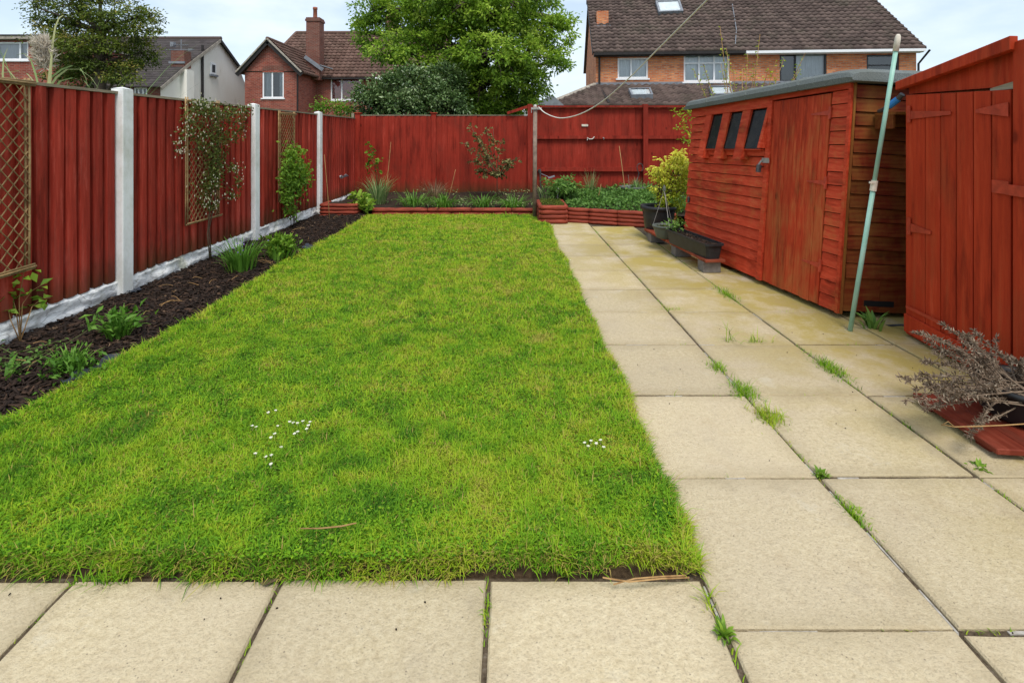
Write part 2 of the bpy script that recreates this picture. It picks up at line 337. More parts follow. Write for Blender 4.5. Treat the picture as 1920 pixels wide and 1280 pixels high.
gl = m.n('ShaderNodeBsdfGlossy', {'Roughness': .03, 'Color': (.95, .97, 1, 1)}); tr = m.n('ShaderNodeBsdfTransparent', {'Color': (.86, .9, .9, 1)})
x = m.n('ShaderNodeMixShader', {0: m.math('ADD', lw, .04), 1: tr.outputs[0], 2: gl.outputs[0]}); m.t.links.new(x.outputs[0], m.out.inputs[0]); M['glass'] = m.m
m = NM('dirty_glass'); n = m.noise(m.coord('World'), 14, 5); M['glass_dirty'] = m.pbr(m.ramp(n, (.4, (.006, .005, .005)), (.75, (.022, .018, .016))), .18, None, .12)
# garden things
m = NM('log_edging'); n = m.noise(m.coord('World', (3, 3, 22)), 2.2, 6, .7)
M['log'] = m.pbr(m.vary(m.ramp(n, (.3, (.13, .022, .012)), (.55, (.27, .045, .022)), (.75, (.34, .075, .04))), .12), .7, m.bump(n, .7, .012))
m = NM('roof_felt'); n = m.noise(m.coord('World'), 140, 3); n2 = m.noise(m.coord('World'), 5, 5)
M['felt'] = m.pbr(m.mix(m.ramp(n2, (.4, 0.0), (.7, .6)), m.ramp(n, (.3, (.085, .10, .10)), (.7, (.20, .22, .215))), (.125, .135, .12)), .95, m.bump(n, .4, .004), .1)
M['plank_red'] = wood('plank_red', (.21, .035, .018), (.31, .062, .03), (.40, .10, .055), (5, 14, 14), (.20, .075, .04), .6)
M['platform_red'] = wood('platform_red', (.13, .022, .012), (.20, .035, .018), (.27, .06, .032), (24, 2, 24), (.10, .028, .018), .58)
M['black_plastic'] = flat('black_plastic', (.022, .023, .025), .45, .35, 12); M['grey_plastic'] = flat('grey_green_plastic', (.10, .115, .098), .5, .25, 8)
M['block'] = flat('grey_block', (.17, .155, .14), .9, .25, 25); M['steel'] = flat('grey_steel', (.36, .34, .32), .45, .2, 30, .5, Metallic=.5)
m = NM('prop_paint'); n = m.noise(m.coord('World', (2, 2, 2)), 4, 5, .65)
M['prop'] = m.pbr(m.ramp(n, (.4, (.27, .50, .40)), (.6, (.34, .56, .47)), (.72, (.40, .42, .22))), .45)
M['cream_plastic'] = flat('cream_plastic', (.62, .56, .46), .5, .2, 30); M['rope'] = flat('rope', (.68, .65, .58), .9, .2, 200)
M['rust'] = flat('rusty_post', (.23, .165, .125), .7, .35, 14); M['blue'] = flat('blue_plastic', (.03, .20, .50), .4, .1, 8)
M['iron_red'] = flat('painted_iron', (.40, .05, .022), .5, .25, 25); M['iron'] = flat('dark_iron', (.05, .045, .045), .5, .3, 20, .5)
M['membrane'] = flat('weed_membrane', (.035, .042, .055), .55, .3, 15); M['dark'] = flat('dark_inside', (.012, .010, .010), .9, .2, 5)
M['lamp_white'] = flat('lamp_globe', (.75, .74, .70), .3, .05, 5); M['bird_white'] = flat('bird_white', (.62, .61, .60), .5, .1, 10); M['bird_grey'] = flat('bird_grey', (.20, .205, .22), .5, .2, 10)
M['moss'] = leafmat('moss', (.05, .075, .012), (.10, .14, .018), (.17, .21, .03), trans=.2, rough=.9)
M['purple'] = flat('purple_petal', (.20, .16, .38), .7)
m = NM('far_ground'); n1 = m.noise(m.coord('World'), .5, 6)
M['ground'] = m.pbr(m.ramp(n1, (.35, (.035, .065, .015)), (.65, (.07, .09, .025))), .95)

# ---------------------------------------------------------------- ground
def grid_sheet(name, x0, x1, y0, y1, nx, ny, zf, mat, kind='structure', parent=None):
    xs = np.linspace(x0, x1, nx+1); ys = np.linspace(y0, y1, ny+1); X, Y = np.meshgrid(xs, ys); Z = zf(X, Y)
    V = np.stack([X.ravel(), Y.ravel(), Z.ravel()], 1); i = np.arange(nx)[None, :]+np.arange(ny)[:, None]*(nx+1); i = i.ravel()[:, None]
    return np_mesh(name, V, i+np.array([[0, 1, nx+2, nx+1]]), np.full(len(V), .5), mat, parent, kind, True)
mb = MB()
for a, b in ((-600, -3.4), (-3.4, 4.5), (4.5, 600)):
    for c_, d in ((-60, -2), (-2, 10.2), (10.2, 900)):
        if a == -3.4 and c_ == -2: continue
        mb.add([(a, c_, -.05), (b, c_, -.05), (b, d, -.05), (a, d, -.05)], [(0, 1, 2, 3)])
mb.build('ground', M['ground'], kind='structure')
mb = MB(); mb.add([(-3.4, -2, -.05), (4.5, -2, -.05), (4.5, 10.2, -.05), (-3.4, 10.2, -.05)], [(0, 1, 2, 3)])
mb.build('soil', M['soil'], kind='structure')
MB().add([(.515, -.2, -.010), (2.8, -.2, -.010), (2.8, 7.3, -.010), (.515, 7.3, -.010)], [(0, 1, 2, 3)]).add([(-2.9, -.2, -.0105), (.515, -.2, -.0105), (.515, 1.44, -.0105), (-2.9, 1.44, -.0105)], [(0, 1, 2, 3)]).build('joint_soil', M['joint'], kind='structure')
# paving slabs
patio = thing('patio', None, None, (.5, 1.2, 0), kind='structure')
patio['label'] = 'cream concrete slab patio and path beside the lawn'
def slab(x0, x1, y0, y1):
    g = .0038; x0 += g+random.uniform(0, .003); x1 -= g+random.uniform(0, .003); y0 += g+random.uniform(0, .003); y1 -= g+random.uniform(0, .004)
    n = 7; ring = []
    for (ax, ay), (bx, by) in (((x0, y0), (x1, y0)), ((x1, y0), (x1, y1)), ((x1, y1), (x0, y1)), ((x0, y1), (x0, y0))):
        for k in range(n):
            t = k/n; ring.append(Vector((ax+(bx-ax)*t, ay+(by-ay)*t, 0)))
    c_ = Vector(((x0+x1)/2, (y0+y1)/2, 0)); dz = random.uniform(-.002, .002); tx = random.uniform(-.004, .004); ty = random.uniform(-.004, .004)
    top, mid, bot = [], [], []
    for p in ring:
        d = p-c_; z = dz+tx*d.x+ty*d.y; j = random.uniform(.0, .003)
        dn = Vector((d.x/(x1-x0), d.y/(y1-y0), 0)); s1 = Vector((math.copysign(1, d.x) if abs(dn.x) > .499 else 0, math.copysign(1, d.y) if abs(dn.y) > .499 else 0, 0))
        top.append(p-s1*(.004+j)+Vector((0, 0, z))); mid.append(p-s1*j*.6+Vector((0, 0, z-.0035-j))); bot.append(p+Vector((0, 0, -.045)))
    q = len(ring); fs = [tuple(range(q))]+[(i, i+q, (i+1) % q+q, (i+1) % q) for i in range(q)]+[(i+q, i+2*q, (i+1) % q+2*q, (i+1) % q+q) for i in range(q)]
    MB().add(top+mid+bot, fs).build('paving_slab', M['paving'], patio, loc=c_)
XJ = [.525, 1.09, 1.65, 2.215, 2.78]; YJ = [.135+.5675*k for k in range(13)]
YROW = [.125, .69, 1.262, 1.828, 2.402, 2.985, 3.534, 4.048, 4.606, 5.14, 5.71, 6.26, 6.83, 7.3]
for i in range(4):
    for j in range(len(YROW)-1):
        if j >= 12 and i != 0: continue
        if i == 3 and YROW[j] > 3.3: continue
        if i == 2 and YROW[j] > 5.6: continue
        o = .006*math.sin(i*3+j*1.7)
        slab(XJ[i], XJ[i+1], YROW[j]+o, YROW[j+1]+o)
FX = [-2.86, -2.30, -1.735, -1.172, -.610, -.054, .521]
for a, b in zip(FX, FX[1:]): slab(a, b, .845, 1.41+random.uniform(-.006, .006)); slab(a, b, .28, .842)

# ---------------------------------------------------------------- mulch border
BX0, BX1, BY0, BY1 = -2.95, -2.04, 1.43, 7.72
def bark_z(x, y): return .012+.035*(fbm(x*3.2, y*3.2, 5)-.3)+.02*fbm(x*14, y*14, 9)-.012*np.clip((-2.5-x)/.3, 0, 1)-.03*np.clip((x+2.16)/.1, 0, 1)
grid_sheet('border_soil', BX0, BX1+.03, BY0, BY1, 40, 240, bark_z, M['soil'])
def boxes(cent, dim, yaw, tilt, roll, T):
    n = len(cent); c, s = np.cos, np.sin
    X = np.stack([c(yaw)*c(tilt), s(yaw)*c(tilt), s(tilt)], 1); Yv = np.stack([-s(yaw), c(yaw), np.zeros(n)], 1)
    Zv = np.cross(X, Yv); Y2 = Yv*c(roll)[:, None]+Zv*s(roll)[:, None]; Z2 = np.cross(X, Y2)
    sg = np.array([(-1, -.7, -1), (1, -1, -1), (.8, 1, -1), (-1, .8, -1), (-.9, -.6, 1), (.9, -.8, 1), (.7, .9, 1), (-1, .7, 1)])*.5
    sg = sg[None]+RNG.uniform(-.12, .12, (n, 8, 3))
    V = cent[:, None, :]+sg[:, :, :1]*dim[:, None, :1]*X[:, None]+sg[:, :, 1:2]*dim[:, None, 1:2]*Y2[:, None]+sg[:, :, 2:]*dim[:, None, 2:]*Z2[:, None]
    f = np.array([(3, 2, 1, 0), (4, 5, 6, 7), (0, 1, 5, 4), (1, 2, 6, 5), (2, 3, 7, 6), (3, 0, 4, 7)])
    Fq = (np.arange(n)[:, None, None]*8+f[None]).reshape(-1, 4)
    return V.reshape(-1, 3), Fq, np.repeat(T, 8)
n = 15000; yy = BY0+(BY1-BY0)*RNG.random(n)**1.35; xx = RNG.uniform(-2.86, BX1+.01, n)
dim = np.stack([RNG.lognormal(-3.5, .5, n), RNG.lognormal(-4.5, .4, n), RNG.uniform(.003, .009, n)], 1); dim[:, 0] = np.clip(dim[:, 0], .012, .09)
cent = np.stack([xx, yy, bark_z(xx, yy)+.006+RNG.random(n)*.012], 1)
T = np.clip(RNG.beta(2, 3.0, n)+(RNG.random(n) > .985)*.5, 0, 1)
np_mesh('bark_mulch', *boxes(cent, dim, RNG.uniform(0, 6.3, n), RNG.normal(0, .25, n), RNG.normal(0, .4, n), T), M['bark'], kind='stuff')

# ---------------------------------------------------------------- lawn
def xr(y): return .535+.010*np.sin(y*3.1)+.010*np.sin(y*7.7+1)+.02*(fbm(y*4, 0*y, 31)-.5)+.022*(fbm(y*17, 0*y, 32, 2)-.5)
def xl(y): return -2.05+.03*np.sin(y*2.1+.6)+.03*(fbm(y*3, 0*y, 41)-.5)
def yfr(x): return 1.425+.010*np.sin(x*4.0)+.035*(fbm(x*5, 0*x, 51)-.5)+.03*(fbm(x*19, 0*x, 52, 2)-.5)
def lawn_z(x, y): return .026+.014*fbm(x*2.5, y*2.5, 3)
def ybk(x): return np.where(x > .33, 7.62-np.clip((x-.33)/.2, 0, 1)**2*.65, 7.62)
nx, ny = 60, 120
Uu, Vv = np.meshgrid(np.linspace(0, 1, nx+1), np.linspace(0, 1, ny+1))
Yg = 1.425+Vv**1.3*(7.6-1.425); Xg = xl(Yg)+Uu*(xr(Yg)-xl(Yg)); Yg = np.minimum(Yg, ybk(Xg)); edge = (Uu < .001) | (Uu > .999) | (Vv < .001) | (Vv > .999)
Yg = np.where(Vv < .001, Yg-.012, Yg); Zg = np.where(edge, -.03, lawn_z(Xg, Yg)); i = (np.arange(nx)[None, :]+np.arange(ny)[:, None]*(nx+1)).ravel()[:, None]
np_mesh('lawn', np.stack([Xg.ravel(), Yg.ravel(), Zg.ravel()], 1), i+np.array([[0, 1, nx+2, nx+1]]), np.full(Xg.size, .5), M['lawn_base'], kind='structure', smooth=True)
def blade_geo(P, yaw, ln, wd, lean, T, cur=.5):
    n = len(P); d = np.stack([np.cos(yaw), np.sin(yaw), np.zeros(n)], 1); s_ = np.stack([-np.sin(yaw), np.cos(yaw), np.zeros(n)], 1)
    up = np.array([[0, 0, 1.]]); ln = ln[:, None]; wd = wd[:, None]; le = lean[:, None]
    m1 = P+up*ln*.5*np.cos(le)+d*ln*.5*np.sin(le); l2 = le+cur; tip = m1+up*ln*.5*np.cos(l2)+d*ln*.5*np.sin(l2)
    V = np.stack([P-s_*wd*.5, P+s_*wd*.5, m1-s_*wd*.42, m1+s_*wd*.42, tip], 1).reshape(-1, 3); i = np.arange(n)[:, None]*5
    Fq = np.concatenate([i+np.array([[0, 1, 3]]), i+np.array([[0, 3, 2]]), i+np.array([[2, 3, 4]])], 0)
    return V, Fq, np.repeat(T, 5)
def grass_tint(x, y):
    a = fbm(x*1.3, y*1.3, 71, 3); b = fbm(x*5, y*5, 81, 3); c_ = fbm(x*.5+3, y*.5, 91, 2)
    f_ = fbm(x*13, y*13, 141, 2); t = .41+.30*(a-.5)+.45*(b-.5)+.85*(f_-.5)+.15*(c_-.5)+.07*np.clip((y-2.2)/2.2, 0, 1)
    spot = np.clip(fbm(x*2.3+9, y*2.3, 101, 3)-.63, 0, 1)*1.6
    return t+spot
parts = []
for y0, y1, dens, wd, ln in ((1.40, 2.1, 95000, .0028, .022), (2.1, 3.2, 52000, .0035, .022), (3.2, 4.8, 22000, .005, .024), (4.8, 7.64, 11000, .0075, .024)):
    n = int((y1-y0)*2.62*dens); y = RNG.uniform(y0, y1, n); x = RNG.uniform(-2.09, .56, n)
    k = (x > xl(y)-.012) & (x < xr(y)+.008) & (y > yfr(x)-.022) & (y < ybk(x)); x, y = x[k], y[k]; n = len(x)
    clump = fbm(x*16, y*16, 61, 2); keep = RNG.random(n) < .35+1.1*clump; x, y, clump = x[keep], y[keep], clump[keep]; n = len(x)
    er = np.minimum(np.minimum(xr(y)-x, x-xl(y)), y-yfr(x)); edge = np.clip(1-er/.05, 0, 1)
    yaw = RNG.uniform(0, 6.283, n); out = np.where(xr(y)-x < .05, 0.0, np.where(y-yfr(x) < .05, -1.57, np.where(x-xl(y) < .05, 3.14, yaw)))
    yaw = np.where(RNG.random(n) < edge*.6, out+RNG.normal(0, .7, n), yaw)
    T = grass_tint(x, y)+RNG.normal(0, .13, n); T = np.where(RNG.random(n) < .035+.03*np.clip(fbm(x*3, y*3, 151)-.5, 0, 1)*4+.22*edge**2, .9+.1*RNG.random(n), np.clip(T, 0, .88))
    l = ln*RNG.lognormal(0, .33, n)*(.7+.6*clump)*(1+.5*edge)
    z = np.clip(np.minimum((y-1.412)/.026, np.minimum(xr(y)-x+.012, x-xl(y)+.012)/.03), .05, 1)*(lawn_z(x, y)-.003)
    parts.append(blade_geo(np.stack([x, y, z], 1), yaw, l, wd*RNG.uniform(.7, 1.3, n), np.abs(RNG.normal(.72, .38, n)), T, .6))
# clover and broad little leaves in darker patches
n = 42000; y = 1.42+4.2*RNG.random(n)**1.5; x = RNG.uniform(-2.05, .53, n); k = (fbm(x*2.1+5, y*2.1, 111, 3)+.35*RNG.random(n) > .64) & (x < xr(y)) & (x > xl(y)) & (y > yfr(x)); x, y = x[k], y[k]; n = len(x)
D = rdir(n, .15); D[:, 2] = np.abs(D[:, 2])*.35
parts.append(leaf_geo(np.stack([x, y, lawn_z(x, y)+RNG.uniform(.004, .018, n)], 1), D, np.tile([0, 0, 1.], (n, 1)), RNG.uniform(.006, .014, n), RNG.uniform(.005, .011, n), np.clip(RNG.normal(.26, .15, n), 0, .7), .1, .1))
np_mesh('grass', *merge(parts), M['grass'], kind='stuff')

# ---------------------------------------------------------------- left fence (concrete posts, board-on-board panels)
XF = -2.81
lf = thing('garden_fence', 'red board fence with white concrete posts and gravel boards along the mulch border', 'fence', (XF, 3.8, 0))
PY = [-.12, 1.85, 3.82, 5.79, 7.76]
def front_board_mesh(k, wd, th, h, mat):
    rr = random.Random(k); v = []
    zs = [0, h*.25, h*.5, h*.75, h]; mb = MB(); wv = [rr.uniform(-.003, .003) for _ in zs]; cup = rr.uniform(.002, .005)
    for z, o in zip(zs, wv): v += [(o*.6, -wd/2+o, z), (th, -wd/2+.003+o, z), (th+cup, o, z), (th, wd/2-.003+o, z), (o*.6, wd/2+o, z)]
    fs = []
    for i in range(4):
        for j in range(4): fs.append((i*5+j, i*5+j+1, i*5+j+6, i*5+j+5))
    fs += [(20, 21, 22, 23, 24), (4, 3, 2, 1, 0)]
    mb.add(v, fs); return mb.mesh('board', mat)
FB = [front_board_mesh(k, .080, .029, 1.345, M['fence']) for k in range(7)]
BB = MB().box(-.004, .006, -.058, .058, 0, 1.34).mesh('board', M['fence'])
for a, b in list(zip(PY, PY[1:]))[1:]+[(7.76, 9.68)]:
    y0, y1 = a+.055, b-.055
    p = MB().box(XF-.075, XF-.015, y0, y1, 1.497, 1.515).build('fence_panel', M['bare'], lf, loc=(XF, (y0+y1)/2, .15))
    n = 17; st = (y1-y0)/n
    for k in range(n):
        yc = y0+st*(k+.5)
        link('board', BB, p, (XF-.062, yc, .155))
        link('board', FB[random.randrange(7)], p, (XF-.054+random.uniform(-.004, .004), yc+random.uniform(-.007, .007), .150+random.uniform(-.006, .004)), rot=(random.uniform(-.004, .004), random.uniform(-.002, .002), random.uniform(-.05, .05)))
    # gravel board with a rock face
    nx_, nz_ = 110, 12; ys = np.linspace(y0, y1, nx_+1); zs = np.linspace(-.05, .15, nz_+1); Yg, Zg = np.meshgrid(ys, zs)
    cells = fbm(Yg*6+a*3, Zg*30, 13, 3); st_ = vnoise(np.floor(Yg*4.3+np.floor(Zg*14)*.5), np.floor(Zg*14), 23)
    fx_ = np.where((Zg > .145) | (Zg < -.04), 0, np.round((cells-.3)*9)/9*.05+st_*.022+.006*fbm(Yg*40, Zg*60, 33, 2))
    Xg = XF-.05+np.clip(fx_, -.005, .05); V = np.stack([Xg.ravel(), Yg.ravel(), Zg.ravel()], 1); i = (np.arange(nx_)[None, :]+np.arange(nz_)[:, None]*(nx_+1)).ravel()[:, None]
    base = len(V); back = V.copy(); back[:, 0] = XF-.085
    Fq = i+np.array([[0, 1, nx_+2, nx_+1]]); topi = np.arange(nx_)[:, None]+nz_*(nx_+1)
    Fq = np.concatenate([Fq, i[:, [0]]+base+np.array([[0, nx_+1, nx_+2, 1]]), np.concatenate([topi, topi+1, topi+1+base, topi+base], 1)])
    np_mesh('gravel_board', np.concatenate([V, back]), Fq, np.full(base*2, .5), M['gravel_board'], lf)
pm = MB().box(-.09, 0, -.055, .055, -.06, 1.535)
pm.add([(-.09, -.055, 1.535), (0, -.055, 1.535), (0, .055, 1.535), (-.09, .055, 1.535), (-.045, 0, 1.552)], [(0, 1, 4), (1, 2, 4), (2, 3, 4), (3, 0, 4)])
pme = pm.mesh('concrete_post', M['white'])
for y in PY[1:]:
    o = link('concrete_post', pme, lf, (XF+.02, y, 0)); b = o.modifiers.new('bevel', 'BEVEL'); b.width = .007; b.segments = 2; b.limit_method = 'ANGLE'

# ---------------------------------------------------------------- back fences
YB = 9.66
bf = thing('garden_fence', 'lower red closeboard fence with square capped posts behind the flower bed', 'fence', (-1.2, YB, 0))
def back_boards(parent, x0, x1, z0, z1, pitch, y, lip=.016):
    n = max(1, round((x1-x0)/pitch)); st = (x1-x0)/n
    me = [MB().hexa([(-st*.55, -.004, 0), (st*.5, -lip-.001*k, 0), (st*.5, .004, 0), (-st*.55, .004, 0), (-st*.55, -.004, z1-z0), (st*.5, -lip-.001*k, z1-z0), (st*.5, .004, z1-z0), (-st*.55, .004, z1-z0)]).mesh('board', M['fence_back']) for k in range(3)]
    for k in range(n):
        link('board', random.choice(me), parent, (x0+st*(k+.5), y+random.uniform(-.003, .003), z0+random.uniform(-.006, .006)), rot=(0, random.uniform(-.003, .003), random.uniform(-.02, .02)))
for x0, x1 in ((-2.80, -1.42), (-1.34, .40)):
    p = MB().box(x0, x1, YB+.005, YB+.05, .3, .36).box(x0, x1, YB+.005, YB+.05, 1.3, 1.36).build('fence_panel', M['fence_back'], bf, loc=((x0+x1)/2, YB, .1))
    back_boards(p, x0, x1, .1, 1.553, .112, YB)
    MB().box(x0, x1, YB-.02, YB+.03, 1.555, 1.570).build('capping', M['bare'], bf)
    MB().box(x0, x1, YB-.022, YB+.02, -.05, .13).build('gravel_board', M['fence_back'], bf)
for x in (-2.79, -1.38):
    mb = MB().box(x-.045, x+.045, YB-.05, YB+.05, -.05, 1.59); mb.box(x-.062, x+.062, YB-.067, YB+.067, 1.592, 1.612); mb.build('post', M['fence_back'], bf, bevel=.004)
MB().box(-2.895, -2.845, YB-.07, YB, 0, 1.60).build('post', M['bare'], bf, label='grey weathered corner post')
rf = thing('garden_fence', 'taller red fence with two horizontal rails facing the garden behind the clothes post', 'fence', (1.6, YB, 0))
YT = YB-.01
for x0, x1 in ((.42, 2.485), (2.575, 4.6)):
    p = MB().box(x0, x1, YT-.045, YT-.006, 1.125, 1.185).box(x0, x1, YT-.05, YT-.006, .525, .60).build('fence_panel', M['fence_back'], rf, loc=((x0+x1)/2, YT, .05))
    back_boards(p, x0, x1, .05, 1.70, .13, YT+.02, .010)
    MB().box(x0, x1, YT-.06, YT+.05, 1.705, 1.742).build('capping', M['fence_back'], rf)
for x in (.40, 2.53):
    MB().box(x-.045, x+.045, YT-.085, YT+.03, -.05, 1.765).build('post', M['fence_back'], rf, bevel=.004)
MB().bar((.36, YT-.04, 1.72), (-.02, YT-.04, 1.60), .06, .05).build('brace', M['fence_back'], rf)
tag(MB().box(1.36, 1.48, YT-.012, YT-.0005, 1.355, 1.395).build('name_plate', M['cream_plastic'], bevel=.002), 'small blank cream plate fixed to the taller red fence', 'plate')
t = thing('hook', 'pale cord looped over hooks on the upper fence rail', 'hook', (1.5, YT-.06, 1.12))
MB().tube([(1.46, YT-.055, 1.10), (1.46, YT-.055, 1.15), (1.50, YT-.055, 1.12), (1.555, YT-.055, 1.125), (1.59, YT-.055, 1.165)], .008, 6).build('cord', M['rope'], t)
MB().tube([(1.75, YT-.05, 1.15), (1.765, YT-.075, 1.135), (1.76, YT-.06, 1.11)], .010, 6).build('metal_hook', M['steel'], t)

# ---------------------------------------------------------------- raised bed, log edging
def logbar(p0, p1, r, parent, seed, sq=1.0):
    p0 = Vector(p0); p1 = Vector(p1); n = max(3, int((p1-p0).length/.06)); rr = random.Random(seed); d = (p1-p0).normalized(); sd_ = d.cross(Vector((0, 0, 1))); vs = []; fs = []; k = 9
    for i in range(n+1):
        c_ = p0.lerp(p1, i/n); e = .86 if i in (0, n) else 1
        for j in range(k):
            a = 2*math.pi*j/k; q = r*e*(1+rr.uniform(-.12, .12)); vs.append(c_+sd_*math.cos(a)*q*sq+Vector((0, 0, math.sin(a)*q*1.02)))
    for i in range(n):
        for j in range(k): j2 = (j+1) % k; fs.append((i*k+j, (i+1)*k+j, (i+1)*k+j2, i*k+j2))
    fs += [tuple(range(k)), tuple(n*k+j for j in reversed(range(k)))]
    MB().add(vs, fs).build('log', M['log'], parent, smooth=True)
rb = thing('raised_bed_wall', 'low red log effect edging along the far end of the lawn', 'wall', (-.8, 7.72, 0)); sdn = 1
for ci, (zc, r) in enumerate(((.018, .036), (.085, .034))):
    xs = [-2.02, -1.45, -.85, -.25, .40] if ci == 0 else [-2.02, -1.2, -.55, .05, .40]
    for a, b in zip(xs, xs[1:]): sdn += 1; logbar((a+.004, 7.72, zc), (b-.004, 7.72+random.uniform(-.006, .006), zc+random.uniform(-.003, .003)), r, rb, sdn)
rw = thing('raised_bed_wall', 'curving red log effect wall between the square planter and the potted shrub', 'wall', (1.3, 6.9, 0))
cw = [(.80, 7.16), (1.10, 7.06), (1.45, 6.90), (1.80, 6.76), (2.15, 6.62)]
for ci in range(4):
    for a, b in zip(cw, cw[1:]): sdn += 1; logbar((a[0], a[1]+.03*(ci % 2)*0, .020+.052*ci), (b[0]-.006, b[1], .020+.052*ci), .029, rw, sdn, 1.1)
def log_box(label, x0, x1, y0, y1, zt, nc, gr):
    global sdn
    t = thing('planter_box', label, 'planter', ((x0+x1)/2, (y0+y1)/2, 0)); h = zt/nc
    for c_ in range(nc):
        z = h*(c_+.5)
        for a, b in (((x0, y0), (x1, y0)), ((x1, y0), (x1, y1)), ((x0, y0), (x0, y1))): sdn += 1; logbar((a[0], a[1], z), (b[0], b[1], z), h*.54, t, sdn)
    MB().box(x0+.02, x1-.02, y0+.02, y1, 0, zt-.02).build('soil', M['soil'], t); return t
log_box('square red log effect planter topped with moss by the clothes post', .44, .78, 7.02, 7.70, .25, 4, 0)
log_box('small red log effect planter in the fence corner beyond the mulch', -2.72, -2.22, 7.55, 7.95, .20, 4, 0)
def bed_z(x, y): return np.where(x > .5, .15, .075)+.05*fbm(x*4, y*4, 15)+np.where(y > 9, .04, 0)
grid_sheet('bed_soil', -2.8, 4.4, 7.70, 9.70, 90, 30, bed_z, M['soil'])
V = [(.8, 7.14), (2.2, 6.6), (4.4, 6.6), (4.4, 7.72), (.8, 7.72)]
MB().add([(x, y, .17) for x, y in V], [(0, 1, 2, 3, 4)]).build('bed_soil', M['soil'], kind='structure')

# ---------------------------------------------------------------- potting shed
NB, FBp, NT, FT = Vector((2.16, 3.40, .035)), Vector((1.838, 5.46, .03)), Vector((2.277, 3.425, 1.572)), Vector((1.955, 5.485, 1.497))
OUT = Vector((-.985, -.155, .05)).normalized()
def sf(u, v, o=0.0): return NB.lerp(FBp, u).lerp(NT.lerp(FT, u), v)+OUT*o
EL = Vector((1.0, .03, -.055))
def ef(x, v, o=0.0): return NB.lerp(NT, v)+EL*x+Vector((0, -1, 0))*o
shed = thing('garden_shed', 'red shiplap potting shed with grey felt roof and three small dark windows', 'shed', tuple(NB))
def face_piece(fn, u0, u1, v0, v1, o0, o1t, o1b, mat, name, parent=shed, **k):
    """board on the face between (u0,v0) and (u1,v1); inner offset o0, outer offset top o1t / bottom o1b"""
    p = [fn(u0, v0, o0), fn(u1, v0, o0), fn(u1, v0, o1b), fn(u0, v0, o1b), fn(u0, v1, o0), fn(u1, v1, o0), fn(u1, v1, o1t), fn(u0, v1, o1t)]
    c_ = sum(p, Vector())/8
    return MB().hexa(p).build(name, mat, parent, loc=c_, **k)
# core behind the boards
cw0 = [sf(0.004, 0, -.03), sf(.996, 0, -.03), sf(.996, 0, -.03)+EL*1.5, sf(.004, 0, -.03)+EL*1.5]; cw1 = [sf(.004, .985, -.03), sf(.996, .985, -.03), sf(.996, .985, -.03)+EL*1.5, sf(.004, .985, -.03)+EL*1.5]
MB().hexa([cw0[i]+Vector((0, .012, .01)) for i in (0, 3, 2, 1)]+[cw1[i]+Vector((0, .012, 0)) for i in (0, 3, 2, 1)]).build('shed_frame', M['dark'], shed)
DU0, DU1 = .080, .373
nb = 16
for k in range(nb):                                         # beside the door
    v0 = k/nb*.955; v1 = (k+1)/nb*.955
    face_piece(sf, .012, DU0, v0+.002, v1-.002, -.02, .004, .010, M['shed_h'], 'cladding_board')
vv = [0, .085, .14, .198, .255, .312, .37, .427, .485, .543, .60, .655]
for k in range(len(vv)-1):
    face_piece(sf, .395, 1.0, vv[k]+.002, vv[k+1]-.002, -.02, .002, .012, M['shed_h'], 'cladding_board')
for k in range(5):
    v0 = .655+k*.053; face_piece(sf, .86, 1.0, v0+.002, v0+.051, -.02, .002, .014, M['shed_h'], 'cladding_board')
face_piece(sf, .395, 1.0, .922, 1.0, -.02, .018, .020, M['shed_h'], 'fascia_board')
face_piece(sf, 0.0, .395, .957, 1.0, -.02, .018, .020, M['shed_h'], 'fascia_board')
face_piece(sf, -.003, .009, 0, .957, -.02, .018, .018, M['shed_h'], 'corner_trim')
face_piece(sf, .373, .396, 0, .955, -.02, .026, .030, M['shed_h'], 'door_post')
for u0, u1 in ((.398, .545), (.545, .70), (.70, .86)):
    face_piece(sf, u0+.002, u1-.002, .657, .694, -.02, .030, .022, M['shed_h'], 'apron_board')
# windows: sloping mullions that stand proud at the sill
wins = [(.405, .515), (.565, .665), (.715, .815)]
wt = thing('x', None, None)
bpy.data.objects.remove(wt)
for a, b in wins:
    p = [sf(a, .697, .055), sf(b, .697, .055), sf(b, .915, -.006), sf(a, .915, -.006)]
    pane = MB().add(p, [(0, 1, 2, 3)]).build('pane', M['glass_dirty'], shed)
    bk = [sf(a-.02, .68, -.024), sf(b+.02, .68, -.024), sf(b+.02, .93, -.026), sf(a-.02, .93, -.026)]
    MB().add(bk, [(0, 1, 2, 3)]).build('window_recess', M['dark'], shed)
    face_piece(sf, a, b, .688, .697, -.006, .050, .050, M['shed_h'], 'sill')
for a, b in ((.392, .408), (.512, .568), (.662, .718), (.812, .862)):
    v0 = .635 if a > .45 else .70
    face_piece(sf, a, b, v0, .922, -.006, .014, .082, M['shed_h'], 'mullion')
